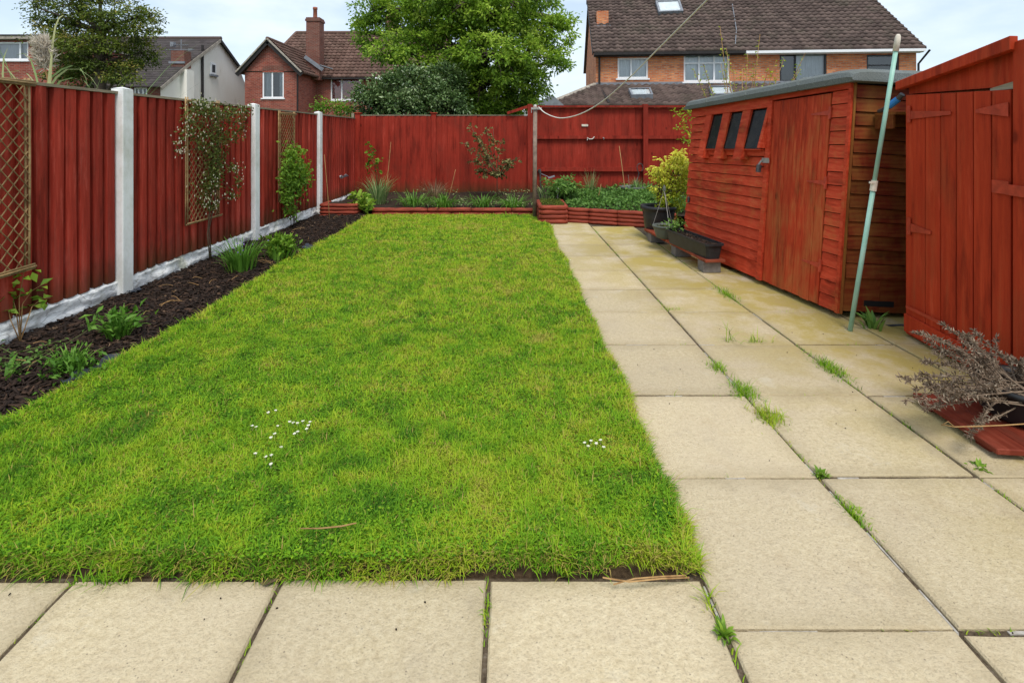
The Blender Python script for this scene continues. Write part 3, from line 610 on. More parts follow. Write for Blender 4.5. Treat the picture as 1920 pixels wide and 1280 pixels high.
# door
door = MB().add([sf(DU0+.004, .0, .0), sf(DU1-.002, .0, .0), sf(DU1-.002, .95, .0), sf(DU0+.004, .95, .0)], [(0, 1, 2, 3)]).build('door', M['shed_v'], shed)
W[door.name] = W[shed.name].copy()
for k in range(7):
    a = DU0+.004+(DU1-DU0-.008)*k/7; b = DU0+.004+(DU1-DU0-.008)*(k+1)/7
    face_piece(sf, a+.0006, b-.0006, .003+random.uniform(-.003, .003), .948, .001, .012+random.uniform(-.001, .002), .012+random.uniform(-.001, .002), M['shed_v'], 'plank', door)
for v in (.86, .545, .175):
    face_piece(sf, DU0-.004, DU0+.006, v-.028, v+.028, .012, .020, .020, M['iron_red'], 'hinge', door)
    p = [sf(DU0+.006, v-.011, .0145), sf(DU0+.085, v-.003, .0145), sf(DU0+.085, v-.003, .019), sf(DU0+.006, v-.011, .019), sf(DU0+.006, v+.011, .0145), sf(DU0+.085, v+.003, .0145), sf(DU0+.085, v+.003, .019), sf(DU0+.006, v+.011, .019)]
    MB().hexa(p).build('hinge', M['iron_red'], door)
MB().bar(sf(.362, .635, .034), sf(.40, .635, .04), .004, .04).bar(sf(.398, .635, .045), sf(.412, .60, .06), .012, .012).build('hasp', M['steel'], door)
MB().tube([sf(.405, .61, .055), sf(.405, .57, .06)], .02, 8).build('padlock', M['iron'], door)
# end wall facing the patio
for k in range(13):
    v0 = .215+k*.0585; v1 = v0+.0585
    face_piece(ef, .022, 1.46, v0+.0015, v1-.0015, -.012, .002, .013, M['shed_end_shaded'], 'cladding_board')
face_piece(ef, .022, 1.46, .155, .213, -.012, .010, .022, M['shed_end_shaded'], 'cladding_board')
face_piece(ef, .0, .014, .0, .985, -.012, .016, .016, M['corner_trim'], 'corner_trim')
for k in range(6): face_piece(ef, .024+.24*k, .024+.24*k+.238, .012, .153, -.012, .004, .004, M['shed_end_shaded'], 'plinth_board')
face_piece(ef, .16, .36, .036, .060, .0045, .006, .006, M['dark'], 'vent_slot')
MB().box(2.25, 3.4, 3.55, 5.3, -.05, .035).build('bearer', M['dark'], shed)
# felt roof with rolled edges
def rp(u, x, z):
    p = NT.lerp(FT, u)+EL*x*Vector((1, 1, 1)).length/1.732; return Vector((p.x, p.y, p.z+z))
prof = [(-.075, -.035), (-.085, .0), (-.070, .035), (-.03, .058), (.03, .068), (.8, .085), (1.65, .085), (1.65, 0), (-.05, -.03)]
us = [-.045, -.042, -.02, .03, .19, .2, .203, .5, .505, .508, .8, .805, .808, 1.0, 1.03]; vs = []; fs = []
for i, u in enumerate(us):
    sq = .0 if i in (0, len(us)-1) else 1; bump_ = .006 if i in (5, 8, 11) else 0
    for x, z in prof:
        zz = -.03+(z+.03)*(.15 if sq == 0 else (.62 if i == 1 else (.9 if i == 2 else 1)))
        vs.append(rp(u, x-bump_ if x < 0 else x, zz+bump_))
k = len(prof)
for i in range(len(us)-1):
    for j in range(k): j2 = (j+1) % k; fs.append((i*k+j, i*k+j2, (i+1)*k+j2, (i+1)*k+j))
fs += [tuple(reversed(range(k))), tuple((len(us)-1)*k+j for j in range(k))]
MB().add(vs, fs).build('roof', M['felt'], shed, smooth=False)
# bracket and blue sleeved pipe between the two sheds
t = thing('hose_pipe', 'short grey pipe end with a bright blue sleeve between the two sheds', 'pipe', tuple(at(1675, 195, 3.22)))
MB().tube([at(1648, 209, 3.36), at(1657, 206, 3.3), at(1668, 199, 3.24)], [.012, .015, .016], 8).build('pipe', M['iron'], t)
MB().tube([at(1666, 200, 3.24), at(1684, 186, 3.2)], .020, 10).build('sleeve', M['blue'], t)
MB().tube([at(1683, 187, 3.2), at(1692, 177, 3.17)], .016, 8).build('pipe_end', M['iron'], t)
t = thing('wall_shelf', 'small worn wooden bracket shelf on the shed end wall', 'shelf', tuple(at(1670, 225, 3.36)))
mb = MB(); a = at(1645, 213, 3.38); mb.box(a.x, a.x+.24, 3.22, 3.405, a.z-.012, a.z+.004); mb.build('shelf_board', M['corner_trim'], t)
MB().box(a.x, a.x+.012, 3.24, 3.405, a.z-.10, a.z-.013).box(a.x+.03, a.x+.24, 3.31, 3.40, a.z-.09, a.z-.013).build('bracket', M['shed_end_shaded'], t)

# ---------------------------------------------------------------- tool store at the patio
ST0, ST1 = Vector((2.387, 3.12, .01)), Vector((2.322, 2.385, .01))     # far and near foot of its plank door
store = thing('tool_store', 'red wooden tool store with a ledged plank door and sloping roof edge', 'shed', (2.40, 2.7, 0))
def stf(s_, z, o=0.0): p = ST0.lerp(ST1, s_); return Vector((p.x-o, p.y-o*.09, z))
def st_piece(s0, s1, z00, z01, z10, z11, o0, o1, mat, name, parent=store, **k):
    p = [stf(s0, z00, o0), stf(s1, z10, o0), stf(s1, z10, o1), stf(s0, z00, o1), stf(s0, z01, o0), stf(s1, z11, o0), stf(s1, z11, o1), stf(s0, z01, o1)]
    return MB().hexa(p).build(name, mat, parent, loc=sum(p, Vector())/8, **k)
MB().hexa([stf(0, 0, -.04), stf(1.9, 0, -.04), stf(1.9, 0, -1.2), stf(0, 0, -1.2), stf(0, 1.46, -.04), stf(1.9, 1.74, -.04), stf(1.9, 1.74, -1.2), stf(0, 1.46, -1.2)]).build('carcass', M['shed_end_shaded'], store)
sd_ = [0, .262, .425, .575, .735, .88, 1.0]
px_ = [1692, 1736, 1765, 1794, 1826, 1860, 1897]
def s_of(px): 
    r = (px-CX)/F; return (ST0.x-r*ST0.y)/(r*(ST1.y-ST0.y)-(ST1.x-ST0.x))
sd_ = [max(0, s_of(p)) for p in px_]
dr = st_piece(0.002, sd_[-1]-.004, .02, 1.41, .02, 1.39, -.03, -.012, M['store_v'], 'door')
for a, b in zip(sd_, sd_[1:]):
    st_piece(a+.004, b-.004, .015+random.uniform(-.004, .004), 1.438-.03*a, .015, 1.438-.03*b, -.0115, .006+random.uniform(-.002, .002), M['store_v'], 'plank', dr, bevel=.003)
st_piece(0.01, .99, .03, .135, .03, .125, .0085, .022, M['store_v'], 'bottom_rail', dr, bevel=.003)
def strap(s0, s1, z, h0, h1, o=.009):
    p = [stf(s0, z-h0, o), stf(s1, z-h1, o), stf(s1, z-h1, o+.006), stf(s0, z-h0, o+.006), stf(s0, z+h0, o), stf(s1, z+h1, o), stf(s1, z+h1, o+.006), stf(s0, z+h0, o+.006)]
    MB().hexa(p).build('hinge', M['iron_red'], dr)
for z in (1.322, .66):
    strap(.035, .075, z, .05, .05); strap(.08, .50 if z > 1 else .30, z-.006, .024, .009)
strap(.975, .72, 1.318, .034, .008)
strap(.05, .52, .185, .008, .008, .0235)
st_piece(.86, .985, .925, .985, .925, .985, .009, .02, M['iron_red'], 'latch_plate', dr)
st_piece(.0, 1.0, 1.445, 1.483, 1.425, 1.60, -.035, -.02, M['store_v'], 'gable_board')
st_piece(-.05, 1.03, 1.470, 1.520, 1.585, 1.650, .002, .045, M['store_v'], 'barge_board', bevel=.003)
st_piece(.80, 1.0, 1.413, 1.425, 1.413, 1.450, -.02, -.012, M['bare'], 'packing_strip')
MB().hexa([stf(-.05, 1.49, -.0), stf(1.0, 1.605, -.0), stf(1.0, 1.605, -1.3), stf(-.05, 1.49, -1.3), stf(-.05, 1.512, -.0), stf(1.0, 1.63, -.0), stf(1.0, 1.63, -1.3), stf(-.05, 1.512, -1.3)]).build('roof', M['felt'], store)
st_piece(1.012, 1.16, .0, 1.625, .0, 1.63, -.03, .02, M['store_v'], 'door_post', bevel=.004)
st_piece(.99, 1.6, .925, .972, .915, .965, .021, .036, M['iron_red'], 'latch_bar')
for k in range(4): a = 1.165+.16*k; st_piece(a+.003, a+.157, .0, 1.60, .0, 1.62, -.03, .0, M['store_v'], 'wall_board')

# ---------------------------------------------------------------- houses beyond the fences
def tile_rows(o, uv, vv_, nn, L0, L1, H, pu=.30, pv=.31, amp=.045, lift=.085, clip=None, m_=None, name='roof_tile_course', parent=None, local=False):
    """courses of rolled tiles on the plane o + uv*s + vv_*t, one joined mesh; clip(t) gives the span (s0, s1)"""
    uv = np.array(uv, float); vv_ = np.array(vv_, float); nn = np.array(nn, float); o = np.array(o, float); Vs, Fs, Ts = [], [], []; b = 0
    rows = int(math.ceil(H/pv))
    for r_ in range(rows):
        t0, t1 = r_*pv, min(H, (r_+1)*pv+.03); s0, s1 = clip((t0+t1)/2) if clip else (L0, L1)
        if s1-s0 < .1: continue
        n = max(2, int((s1-s0)/(pu/5))); s_ = np.linspace(s0, s1, n+1); ph = (s_/pu) % 1.0; wv = amp*np.where(ph < .62, np.sin(np.pi*ph/.62), -.25)
        jit = RNG.normal(0, .004, n+1)
        A = o+np.outer(s_, uv)+vv_*t0+np.outer(-.02+0*s_, nn); B = o+np.outer(s_, uv)+vv_*t0+np.outer(lift+wv+jit, nn); Dv = o+np.outer(s_, uv)+vv_*t1+np.outer(.006+wv, nn)
        V = np.concatenate([A, B, Dv]); q = n+1; i = np.arange(n)[:, None]; Fq = np.concatenate([i+np.array([[0, 1, q+1, q]]), i+np.array([[q, q+1, 2*q+1, 2*q]])])
        tt = vnoise(np.floor(s_/pu), np.full(n+1, r_), 77); Vs.append(V); Fs.append(Fq+b); Ts.append(np.tile(tt, 3)); b += len(V)
    me_off = (0, 0, 0) if local else None
    V = np.concatenate(Vs)
    if local: V = V+np.array(W[parent.name])
    return np_mesh(name, V, np.concatenate(Fs), np.concatenate(Ts), m_, parent, 'stuff')
def wall_holes(mb, x0, x1, z0, z1, y, holes, depth=.12):
    xs = sorted({x0, x1, *[h[0] for h in holes], *[h[1] for h in holes]}); zs = sorted({z0, z1, *[h[2] for h in holes], *[h[3] for h in holes]})
    for a, b in zip(xs, xs[1:]):
        for c_, d in zip(zs, zs[1:]):
            mx_, mz = (a+b)/2, (c_+d)/2
            if any(h[0] < mx_ < h[1] and h[2] < mz < h[3] for h in holes): continue
            mb.add([(a, y, c_), (b, y, c_), (b, y, d), (a, y, d)], [(0, 1, 2, 3)])
    for a, b, c_, d in [h[:4] for h in holes]:
        e = y+depth
        mb.add([(a, y, c_), (b, y, c_), (b, y, d), (a, y, d), (a, e, c_), (b, e, c_), (b, e, d), (a, e, d)], [(0, 4, 5, 1), (1, 5, 6, 2), (2, 6, 7, 3), (3, 7, 4, 0)])
def window(root, x0, x1, z0, z1, y, bays, fm, curtain, local=True, transom=None, sill=True, fw=.075, label=None):
    """frame with a bar between bays (fractions), panes, a curtain or dim room behind"""
    yf, yb = y+.03, y+.09; mb = MB()
    mb.box(x0, x1, yf, yb, z0, z0+fw).box(x0, x1, yf, yb, z1-fw, z1).box(x0, x0+fw, yf, yb, z0+fw, z1-fw).box(x1-fw, x1, yf, yb, z0+fw, z1-fw)
    cuts = [0]+list(bays)+[1]; xs = [x0+(x1-x0)*c_ for c_ in cuts]
    for c_ in xs[1:-1]: mb.box(c_-fw*.5, c_+fw*.5, yf+.003, yb-.003, z0+fw, z1-fw)
    tz = z0+(z1-z0)*transom if transom else None
    if tz:
        for a, b in zip(xs, xs[1:]): mb.box(a+fw*.55, b-fw*.55, yf+.006, yb-.006, tz-fw*.4, tz+fw*.4)
    win = mb.build('window', fm, root, local=local, label=label)
    for a, b in zip(xs, xs[1:]):
        for c_, d in ([(z0, tz), (tz, z1)] if tz else [(z0, z1)]):
            MB().add([(a+.03, yf+.035, c_+.03), (b-.03, yf+.035, c_+.03), (b-.03, yf+.035, d-.03), (a+.03, yf+.035, d-.03)], [(0, 1, 2, 3)]).build('pane', M['glass'], win, local=local)
    for (c0, c1, mt) in curtain:
        n = 24; a = x0+(x1-x0)*c0; b = x0+(x1-x0)*c1; vs = []
        for i in range(n+1): q = a+(b-a)*i/n; yy_ = y+.17+.018*math.sin(i*1.9); vs += [(q, yy_, z0), (q, yy_, z1)]
        MB().add(vs, [(2*i, 2*i+2, 2*i+3, 2*i+1) for i in range(n)]).build('curtain', M[mt], win, local=local)
    MB().add([(x0-.02, y+.22, z0-.02), (x1+.02, y+.22, z0-.02), (x1+.02, y+.22, z1+.02), (x0-.02, y+.22, z1+.02)], [(0, 1, 2, 3)]).build('room', M['room'], win, local=local)
    if sill: MB().box(x0-.07, x1+.07, y-.06, y+.03, z0-.07, z0-.002).build('sill', fm, win, local=local)
    return win
# pair of semi-detached houses, orange brick
A0 = Vector((3.97, 23.6, 0)); AA = R(-5); ca, sa = math.cos(AA), math.sin(AA)
ha = thing('brick_house', 'pair of orange brick semi detached houses with a dark brown tiled roof', 'house', tuple(A0), AA)
def la(px, py, d=0.0):
    r = (px-CX)/F                               # point of the front wall (pushed back by d) seen at a pixel, in the house's own axes
    ox, oy = A0.x-d*sa, A0.y+d*ca; t = (r*oy-ox)/(ca-r*sa); Y = oy+t*sa; return t, CH-(py-HY)*Y/F
LA = la(1718, 90)[0]; ZE = 4.95
def rect(p0, p1): (a, d), (b, c_) = la(*p0), la(*p1); return (a, b, c_, d)
wA = [rect((1158, 109), (1215, 147)), rect((1282, 101), (1368, 153)), rect((1462, 97), (1550, 153)), rect((1625, 103), (1686, 152))]
mb = MB(); wall_holes(mb, 0, LA, -.05, ZE, 0, wA)
mb.add([(0, 0, -.05), (0, 7.2, -.05), (0, 7.2, ZE), (0, 0, ZE)], [(3, 2, 1, 0)]); mb.add([(LA, 0, -.05), (LA, 7.2, -.05), (LA, 7.2, ZE), (LA, 0, ZE)], [(0, 1, 2, 3)]); mb.add([(0, 7.2, -.05), (LA, 7.2, -.05), (LA, 7.2, ZE), (0, 7.2, ZE)], [(3, 2, 1, 0)])
PH = R(40); ap = ZE+3.6*math.tan(PH)
mb.add([(0, 0, ZE), (0, 7.2, ZE), (0, 3.6, ap)], [(0, 2, 1)]); mb.add([(LA, 0, ZE), (LA, 7.2, ZE), (LA, 3.6, ap)], [(0, 1, 2)])
mb.build('wall', M['brick_orange'], ha, local=True)
window(ha, *wA[0], 0, (.45,), M['upvc'], [(0, 1, 'curtain_white')])
window(ha, *wA[1], 0, (.34, .67), M['upvc'], [(0, 1, 'curtain_white')], transom=.66)
window(ha, *wA[2], 0, (.34,), M['black_frame'], [(.34, 1, 'blind')], sill=False, label='black framed window with a pale slatted blind')
window(ha, *wA[3], 0, (), M['black_frame'], [], transom=.6, sill=False, label='narrow black framed window')
# soldier course lintels
for h in wA: MB().box(h[0]-.1, h[1]+.1, -.012, .05, h[3]+.004, h[3]+.22).build('lintel', M['brick_orange'], ha, local=True)
cs, sn = math.cos(PH), math.sin(PH); SL = 3.9/cs
roofA = MB().add([(-.14, -.3, ZE-.1), (LA+.14, -.3, ZE-.1), (LA+.14, 3.6, ZE-.1+3.9*math.tan(PH)), (-.14, 3.6, ZE-.1+3.9*math.tan(PH)), (LA+.14, 7.5, ZE-.1), (-.14, 7.5, ZE-.1)], [(0, 1, 2, 3), (3, 2, 4, 5)]).build('roof', M['tile_brown'], ha, local=True)
tile_rows((0, -.33, ZE-.08), (1, 0, 0), (0, cs, sn), (0, -sn, cs), -.16, LA+.16, SL, clip=lambda t: (-.16, LA+.16), m_=M['tile_brown'], parent=roofA, local=True)
MB().tube([(-.2, 3.6, ap+.16), (LA+.2, 3.6, ap+.16)], .13, 8).build('ridge', M['tile_brown'], roofA, local=True)
for x in (-.17, LA+.13): MB().bar((x+.02, -.33, ZE-.12), (x+.02, 3.6, ZE-.12+3.93*math.tan(PH)), .05, .16).build('verge_board', M['fascia'], roofA, local=True)
MB().box(-.1, LA*.47, -.44, -.33, ZE-.20, ZE-.09).box(-.1, LA*.47, -.32, -.03, ZE-.24, ZE-.15).build('gutter', M['fascia'], ha, local=True)
MB().box(LA*.47+.02, LA+.1, -.44, -.33, ZE-.21, ZE-.10).box(LA*.47+.02, LA+.1, -.32, -.03, ZE-.24, ZE-.15).build('gutter', M['upvc'], ha, local=True, label='white gutter')
MB().tube([(.16, -.07, ZE-.2), (.16, -.07, 3.2)], .045, 8).build('downpipe', M['fascia'], ha, local=True)
MB().tube([(LA+.3, -.38, ZE-.15), (LA+.05, -.06, ZE-.7), (LA+.05, -.06, 2)], .045, 8).build('downpipe', M['fascia'], ha, local=True)
def roof_pt(px, py):
    """point on the main front roof slope seen at a pixel"""
    lo, hi = 0.0, 3.6
    for _ in range(40):
        d = (lo+hi)/2; t, z = la(px, py, d); zr = ZE-.1+(d+.3)*math.tan(PH)
        if z > zr: lo = d
        else: hi = d
    return t, d, zr
def skylight(root, a, b, c_, d_, nrm, mt='curtain_white'):
    pts = [Vector(p) for p in (a, b, c_, d_)]; n_ = Vector(nrm); cen = sum(pts, Vector())/4
    mb = MB(); q0 = [p+n_*.02 for p in pts]; q1 = [p+n_*.25 for p in pts]; q2 = [cen+(p-cen)*.84+n_*.25 for p in pts]
    mb.add(q0+q1+q2, [(i, (i+1) % 4, 4+(i+1) % 4, 4+i) for i in range(4)]+[(4+i, 4+(i+1) % 4, 8+(i+1) % 4, 8+i) for i in range(4)])
    w_ = mb.build('skylight', M['lead'], root, local=True)
    MB().add([cen+(p-cen)*.85+n_*.245 for p in pts], [(0, 1, 2, 3)]).build('pane', M['glass'], w_, local=True)
    MB().add([cen+(p-cen)*.85+n_*.20 for p in pts], [(0, 1, 2, 3)]).build('blind', M[mt], w_, local=True)
nA = (0, -sn, cs)
skylight(ha, roof_pt(1234, 31), roof_pt(1280, 29), roof_pt(1273, 8), roof_pt(1228, 10), nA)
def chimney(root, x0, x1, y0, y1, z0, z1, mt, pots, local=True, cap=True):
    mb = MB().box(x0, x1, y0, y1, z0, z1)
    if cap: mb.box(x0-.05, x1+.05, y0-.05, y1+.05, z1+.002, z1+.14).box(x0-.01, x1+.01, y0-.01, y1+.01, z1+.142, z1+.24)
    ch = mb.build('chimney', mt, root, local=local)
    for px, py_, h in pots: MB().lathe((px, py_, z1+.2), [(.13, 0), (.12, h*.8), (.145, h*.82), (.14, h), (.10, h), (.10, h*.5)], 12).build('chimney_pot', M['pot_clay'], ch, local=local, smooth=True)
    return ch
t, d, z = roof_pt(1119, 50); t2 = roof_pt(1141, 50)[0]
chimney(ha, t, t2, d, d+.6, z-.5, z+.75, M['brick_orange'], [], cap=False)
MB().box(t-.04, t2+.1, d-.06, d-.003, z-.12, z+.05).build('flashing', M['lead'], ha, local=True)
t, d, z = roof_pt(1345, 2); chimney(ha, t, t+1.2, d, d+.7, z-.5, z+1.3, M['brick_orange'], [(t+.3, d+.35, .4), (t+.9, d+.35, .4)])
MB().box(t-.1, t+1.3, d-.06, d-.003, z-.12, z+.06).build('flashing', M['lead'], ha, local=True)
# single storey rear extension
ED = 3.0; ZT, ZB = 3.42, 2.38; es = math.hypot(ED, ZT-ZB); ev = (0, ED/es, (ZT-ZB)/es); en = (0, -(ZT-ZB)/es, ED/es)
ext_l = -2.15
mb = MB().box(ext_l+.3, LA, -ED+.25, -.005, -.05, ZB+.02); mb.build('extension_wall', M['brick_orange'], ha, local=True)
roofE = MB().add([(ext_l, -ED, ZB-.02), (LA+.1, -ED, ZB-.02), (LA+.1, -.004, ZT-.02), (-.05, -.004, ZT-.02)], [(0, 1, 2, 3)]).build('extension_roof', M['tile_brown'], ha, local=True)
tile_rows((0, -ED-.05, ZB), (1, 0, 0), ev, en, ext_l, LA, es, pv=.30, clip=lambda q: (ext_l+(2.15-.1)*max(0, min(1, q/es)), LA+.1), m_=M['tile_brown'], parent=roofE, local=True)
MB().tube([(ext_l, -ED, ZB+.05), (-.05, -.02, ZT+.06)], .09, 7).build('hip_ridge', M['verge'], roofE, local=True)
MB().box(.0, LA, -.03, -.003, ZT-.06, ZT+.15).build('flashing', M['lead'], roofE, local=True)
MB().bar((.12, -.1, ZT+.03), (.3, -ED, ZB+.09), .1, .03).build('valley', M['fascia'], roofE, local=True)
def ext_pt(px, py):
    lo, hi = -ED, 0.0
    for _ in range(40):
        d = (lo+hi)/2; t, z = la(px, py, d); zr = ZT+d*(ZT-ZB)/ED
        if z > zr: lo = d
        else: hi = d
    return t, d, zr
skylight(ha, ext_pt(1184, 189), ext_pt(1224, 188), ext_pt(1219, 175), ext_pt(1178, 176), en)
skylight(ha, ext_pt(1334, 188), ext_pt(1374, 187), ext_pt(1369, 171), ext_pt(1328, 172), en)
t, d, z = ext_pt(1028, 192)
MB().tube([la_ for la_ in ((roof_pt(1372, 10)[0], roof_pt(1372, 10)[1]-.05, roof_pt(1372, 10)[2]+.1), (roof_pt(1380, 60)[0], roof_pt(1380, 60)[1]-.05, roof_pt(1380, 60)[2]+.1), (roof_pt(1378, 90)[0], roof_pt(1378, 90)[1]-.05, roof_pt(1378, 90)[2]+.1))], .02, 5).build('aerial_cable', M['lead'], ha, local=True)

# red brick house with a gabled wing
B0 = Vector((-13.5, 30, 0))
hb = thing('brick_house', 'red brick house with gabled wing, tall chimney and red tiled roof behind the trees', 'house', tuple(B0))
bx = lambda px, Y: (px-CX)*Y/F-B0.x
bz = lambda py, Y: CH-(py-HY)*Y/F
YW, YM = 30.0, 33.0; wy, my = 0.0, 3.0
x0w, x1w = bx(459, YW), bx(557, YW); zE = bz(136, YW); xa = bx(505, YW); zA = bz(80, YW)
win5 = (bx(492, YW), bx(532, YW), bz(184, YW), bz(134, YW)); win6 = (bx(620, YM), bx(677, YM), bz(188, YM), bz(143, YM))
mb = MB(); wall_holes(mb, x0w, x1w, -.05, zE, wy, [win5]); mb.add([(x0w, wy, zE), (x1w, wy, zE), (xa, wy, zA)], [(0, 1, 2)])
mb.add([(x1w, wy, -.05), (x1w, my, -.05), (x1w, my, zE), (x1w, wy, zE)], [(0, 1, 2, 3)]); mb.add([(x0w, wy, -.05), (x0w, my+6, -.05), (x0w, my+6, zE), (x0w, wy, zE)], [(3, 2, 1, 0)])
xr_ = bx(860, YM); zM = zE
wall_holes(mb, x1w, xr_, -.05, zM, my, [win6]); mb.add([(xr_, my, -.05), (xr_, my+6, -.05), (xr_, my+6, zM), (xr_, my, zM)], [(0, 1, 2, 3)])
mb.build('wall', M['brick_red'], hb, local=True)
window(hb, *win5, wy, (.45,), M['upvc'], [(0, .35, 'blind'), (.75, 1, 'blind')])
window(hb, *win6, my, (.36,), M['upvc'], [(0, .38, 'curtain_red'), (.38, 1, 'curtain_red')], label='white framed window with red curtains')
MB().add([(win5[0]+(win5[1]-win5[0])*t_, wy-.012, win5[3]+.01+.10*math.sin(math.pi*t_)*o_+(1-o_)*.0+.22*(1-o_)*0+(0.24 if o_ == 0 else 0)+.10*math.sin(math.pi*t_)*(1-o_)) for o_ in (1, 0) for t_ in [k/8 for k in range(9)]], [(k, k+1, 10+k, 9+k) for k in range(8)]).build('brick_arch', M['brick_dark'], hb, local=True)
# main roof: ridge along x, hipped at its far end; wing roof: ridge along y
zR = bz(63, YM+3.4); yR = my+3.4; hM = math.hypot(3.7, zR-zE); vM = (0, 3.7/hM, (zR-zE)/hM); nM = (0, -(zR-zE)/hM, 3.7/hM)
xl0, xl1 = bx(480, YM), bx(556, YM+3.4)
rM = MB().add([(xl0, my-.3, zE-.03), (xr_+.3, my-.3, zE-.03), (xr_-1, yR, zR-.03), (xl1, yR, zR-.03), (xl0, yR+3.7, zE-.03), (xr_+.3, yR+3.7, zE-.03)], [(0, 1, 2, 3), (0, 3, 4), (3, 2, 5, 4), (1, 5, 2)]).build('roof', M['tile_red'], hb, local=True)
tile_rows((0, my-.33, zE), (1, 0, 0), vM, nM, 0, 1, hM, pu=.30, pv=.33, clip=lambda q: (xl0+(xl1-xl0)*q/hM, xr_+.3-1.3*q/hM), m_=M['tile_red'], parent=rM, local=True)
MB().tube([(xl1, yR, zR+.05), (xr_-1, yR, zR+.05)], .12, 7).build('ridge', M['tile_red'], rM, local=True)
MB().tube([(xl0, my-.3, zE+.03), (xl1, yR, zR+.05)], .12, 7).build('hip_ridge', M['tile_red'], rM, local=True)
zA2 = bz(74, YW-.25); eo = .36; sl_r = (x1w+eo-xa); dz_ = zA2-(zE-.05); hw = math.hypot(sl_r, dz_); ydeep = my+2.2
rW = MB().add([(xa, wy-.25, zA2-.03), (x1w+eo, wy-.25, zE-.08), (x1w+eo, my+.2, zE-.08), (xa, ydeep+.6, zA2-.03), (x0w-eo, wy-.25, zE-.08), (x0w-eo, my+4, zE-.08)], [(0, 1, 2, 3), (4, 0, 3, 5)]).build('wing_roof', M['tile_red'], hb, local=True)
tile_rows((x1w+eo+.02, 0, zE-.05), (0, 1, 0), (-sl_r/hw, 0, dz_/hw), (dz_/hw, 0, sl_r/hw), 0, 1, hw, pu=.30, pv=.33, clip=lambda q: (wy-.2, my+.15+(ydeep+.4-my)*q/hw), m_=M['tile_red'], parent=rW, local=True)
MB().tube([(xa, wy-.27, zA2+.05), (xa, ydeep+.5, zA2+.05)], .11, 7).build('ridge', M['tile_red'], rW, local=True)
for xe in (x0w-eo, x1w+eo):
    MB().bar((xa, wy-.24, zA2-.13), (xe, wy-.24, zE-.18), .06, .24, up=(0, 1, 0) if False else (0, 0, 1)).build('barge_board', M['fascia'], rW, local=True)
    MB().bar((xa, wy-.27, zA2+.03), (xe, wy-.27, zE-.02), .16, .07).build('verge', M['verge'], rW, local=True)
MB().box(x1w+.02, xr_, my-.42, my-.32, zE-.12, zE-.02).build('gutter', M['fascia'], hb, local=True)
MB().box(bx(707, YM), bx(752, YM), my-.46, my-.421, zE-.14, zE-.0).build('fascia_board', M['upvc'], hb, local=True)
MB().tube([(x1w+.05, wy-.06, zE-.1), (x1w+.05, wy-.06, 0)], .05, 7).build('downpipe', M['fascia'], hb, local=True)
cx0, cx1 = bx(574, 32.2), bx(599, 32.2)
chimney(hb, cx0, cx1, 2.2, 3.0, zE-.2, bz(40, 32.2), M['brick_dark'], [((cx0+cx1)/2, 2.6, .75)])
MB().bar((cx0-.05, 2.1, bz(106, 32)), (cx1+.25, 2.1, bz(131, 32)), .05, .22).bar((cx1+.05, 2.15, bz(122, 32)), (cx1+.7, 2.5, bz(128, 32)), .3, .05).build('flashing', M['lead'], hb, local=True)
c2 = bx(722, YM+3); chimney(hb, c2, c2+.8, yR-.4, yR+.4, zR-.4, zR+1.2, M['brick_dark'], [(c2+.4, yR, .4)])
MB().bar((bx(718, YM+2), my+2, bz(84, YM+2)), (bx(764, YM+2), my+2.0, bz(84, YM+2)), .12, .12).build('roof_vent', M['lead'], hb, local=True)

# cream rendered house, gable end towards the garden
XG = -17.4; Y1 = 26.0; Y2 = 33.6
hc = thing('rendered_house', 'cream rendered gable end house with a dark slate catslide roof', 'house', (XG, 30, 0))
yc = lambda px: F*XG/(px-CX)
zc = lambda px, py: CH-(py-HY)*yc(px)/F
ya, za = yc(408), zc(408, 76); ye, ze_ = yc(449), zc(449, 130); y0_, z0_ = yc(301), zc(301, 160)
prof = [(y0_, -.05), (yc(459), -.05), (yc(459), ze_-.8), (ye, ze_), (ya, za), (yc(345), zc(345, 123)), (y0_, z0_)]
MB().add([(XG, y, z) for y, z in prof], [tuple(range(7))]).build('gable_wall', M['cream'], hc)
MB().box(XG-.02, XG+.35, yc(352), yc(338), -.05, zc(345, 132)).build('chimney_breast', M['cream'], hc)
xf = XG-9
wh = MB(); wq = ((250-CX)*y0_/F, (275-CX)*y0_/F, CH-(181-HY)*y0_/F, CH-(164-HY)*y0_/F)
wall_holes(wh, xf, XG-.003, -.05, z0_-.05, y0_+.03, [wq]); wh.build('wall', M['brick_dark'], hc)
window(hc, wq[0], wq[1], wq[2], wq[3], y0_+.03, (.33, .66), M['upvc'], [], local=False, sill=False)
sl = [(y0_-.25, z0_-.12), (yc(345), zc(345, 123)+.06), (ya, za+.06), (ye+.3, ze_-.2)]
rC = MB().add([(x_, y, z) for y, z in sl for x_ in (xf, XG+.2)], [(0, 1, 3, 2), (2, 3, 5, 4), (4, 5, 7, 6)]).build('roof', M['slate'], hc)
for (ya_, za_), (yb_, zb_) in zip(sl[:2], sl[1:3]):
    hh = math.hypot(yb_-ya_, zb_-za_); v_ = (0, (yb_-ya_)/hh, (zb_-za_)/hh); tile_rows((0, ya_, za_+.02), (1, 0, 0), v_, (0, -v_[2], v_[1]), xf, XG+.2, hh, pu=.28, pv=.26, amp=.004, lift=.03, m_=M['slate'], parent=rC)
MB().tube([(xf, ya, za+.12), (XG+.22, ya, za+.12)], .12, 7).build('ridge', M['tile_brown'], rC)
for (ya_, za_), (yb_, zb_) in zip(sl, sl[1:]): MB().bar((XG+.2, ya_, za_-.07), (XG+.2, yb_, zb_-.07), .05, .17).build('barge_board', M['fascia'] if ya_ >= ya-.1 else M['verge'], rC)
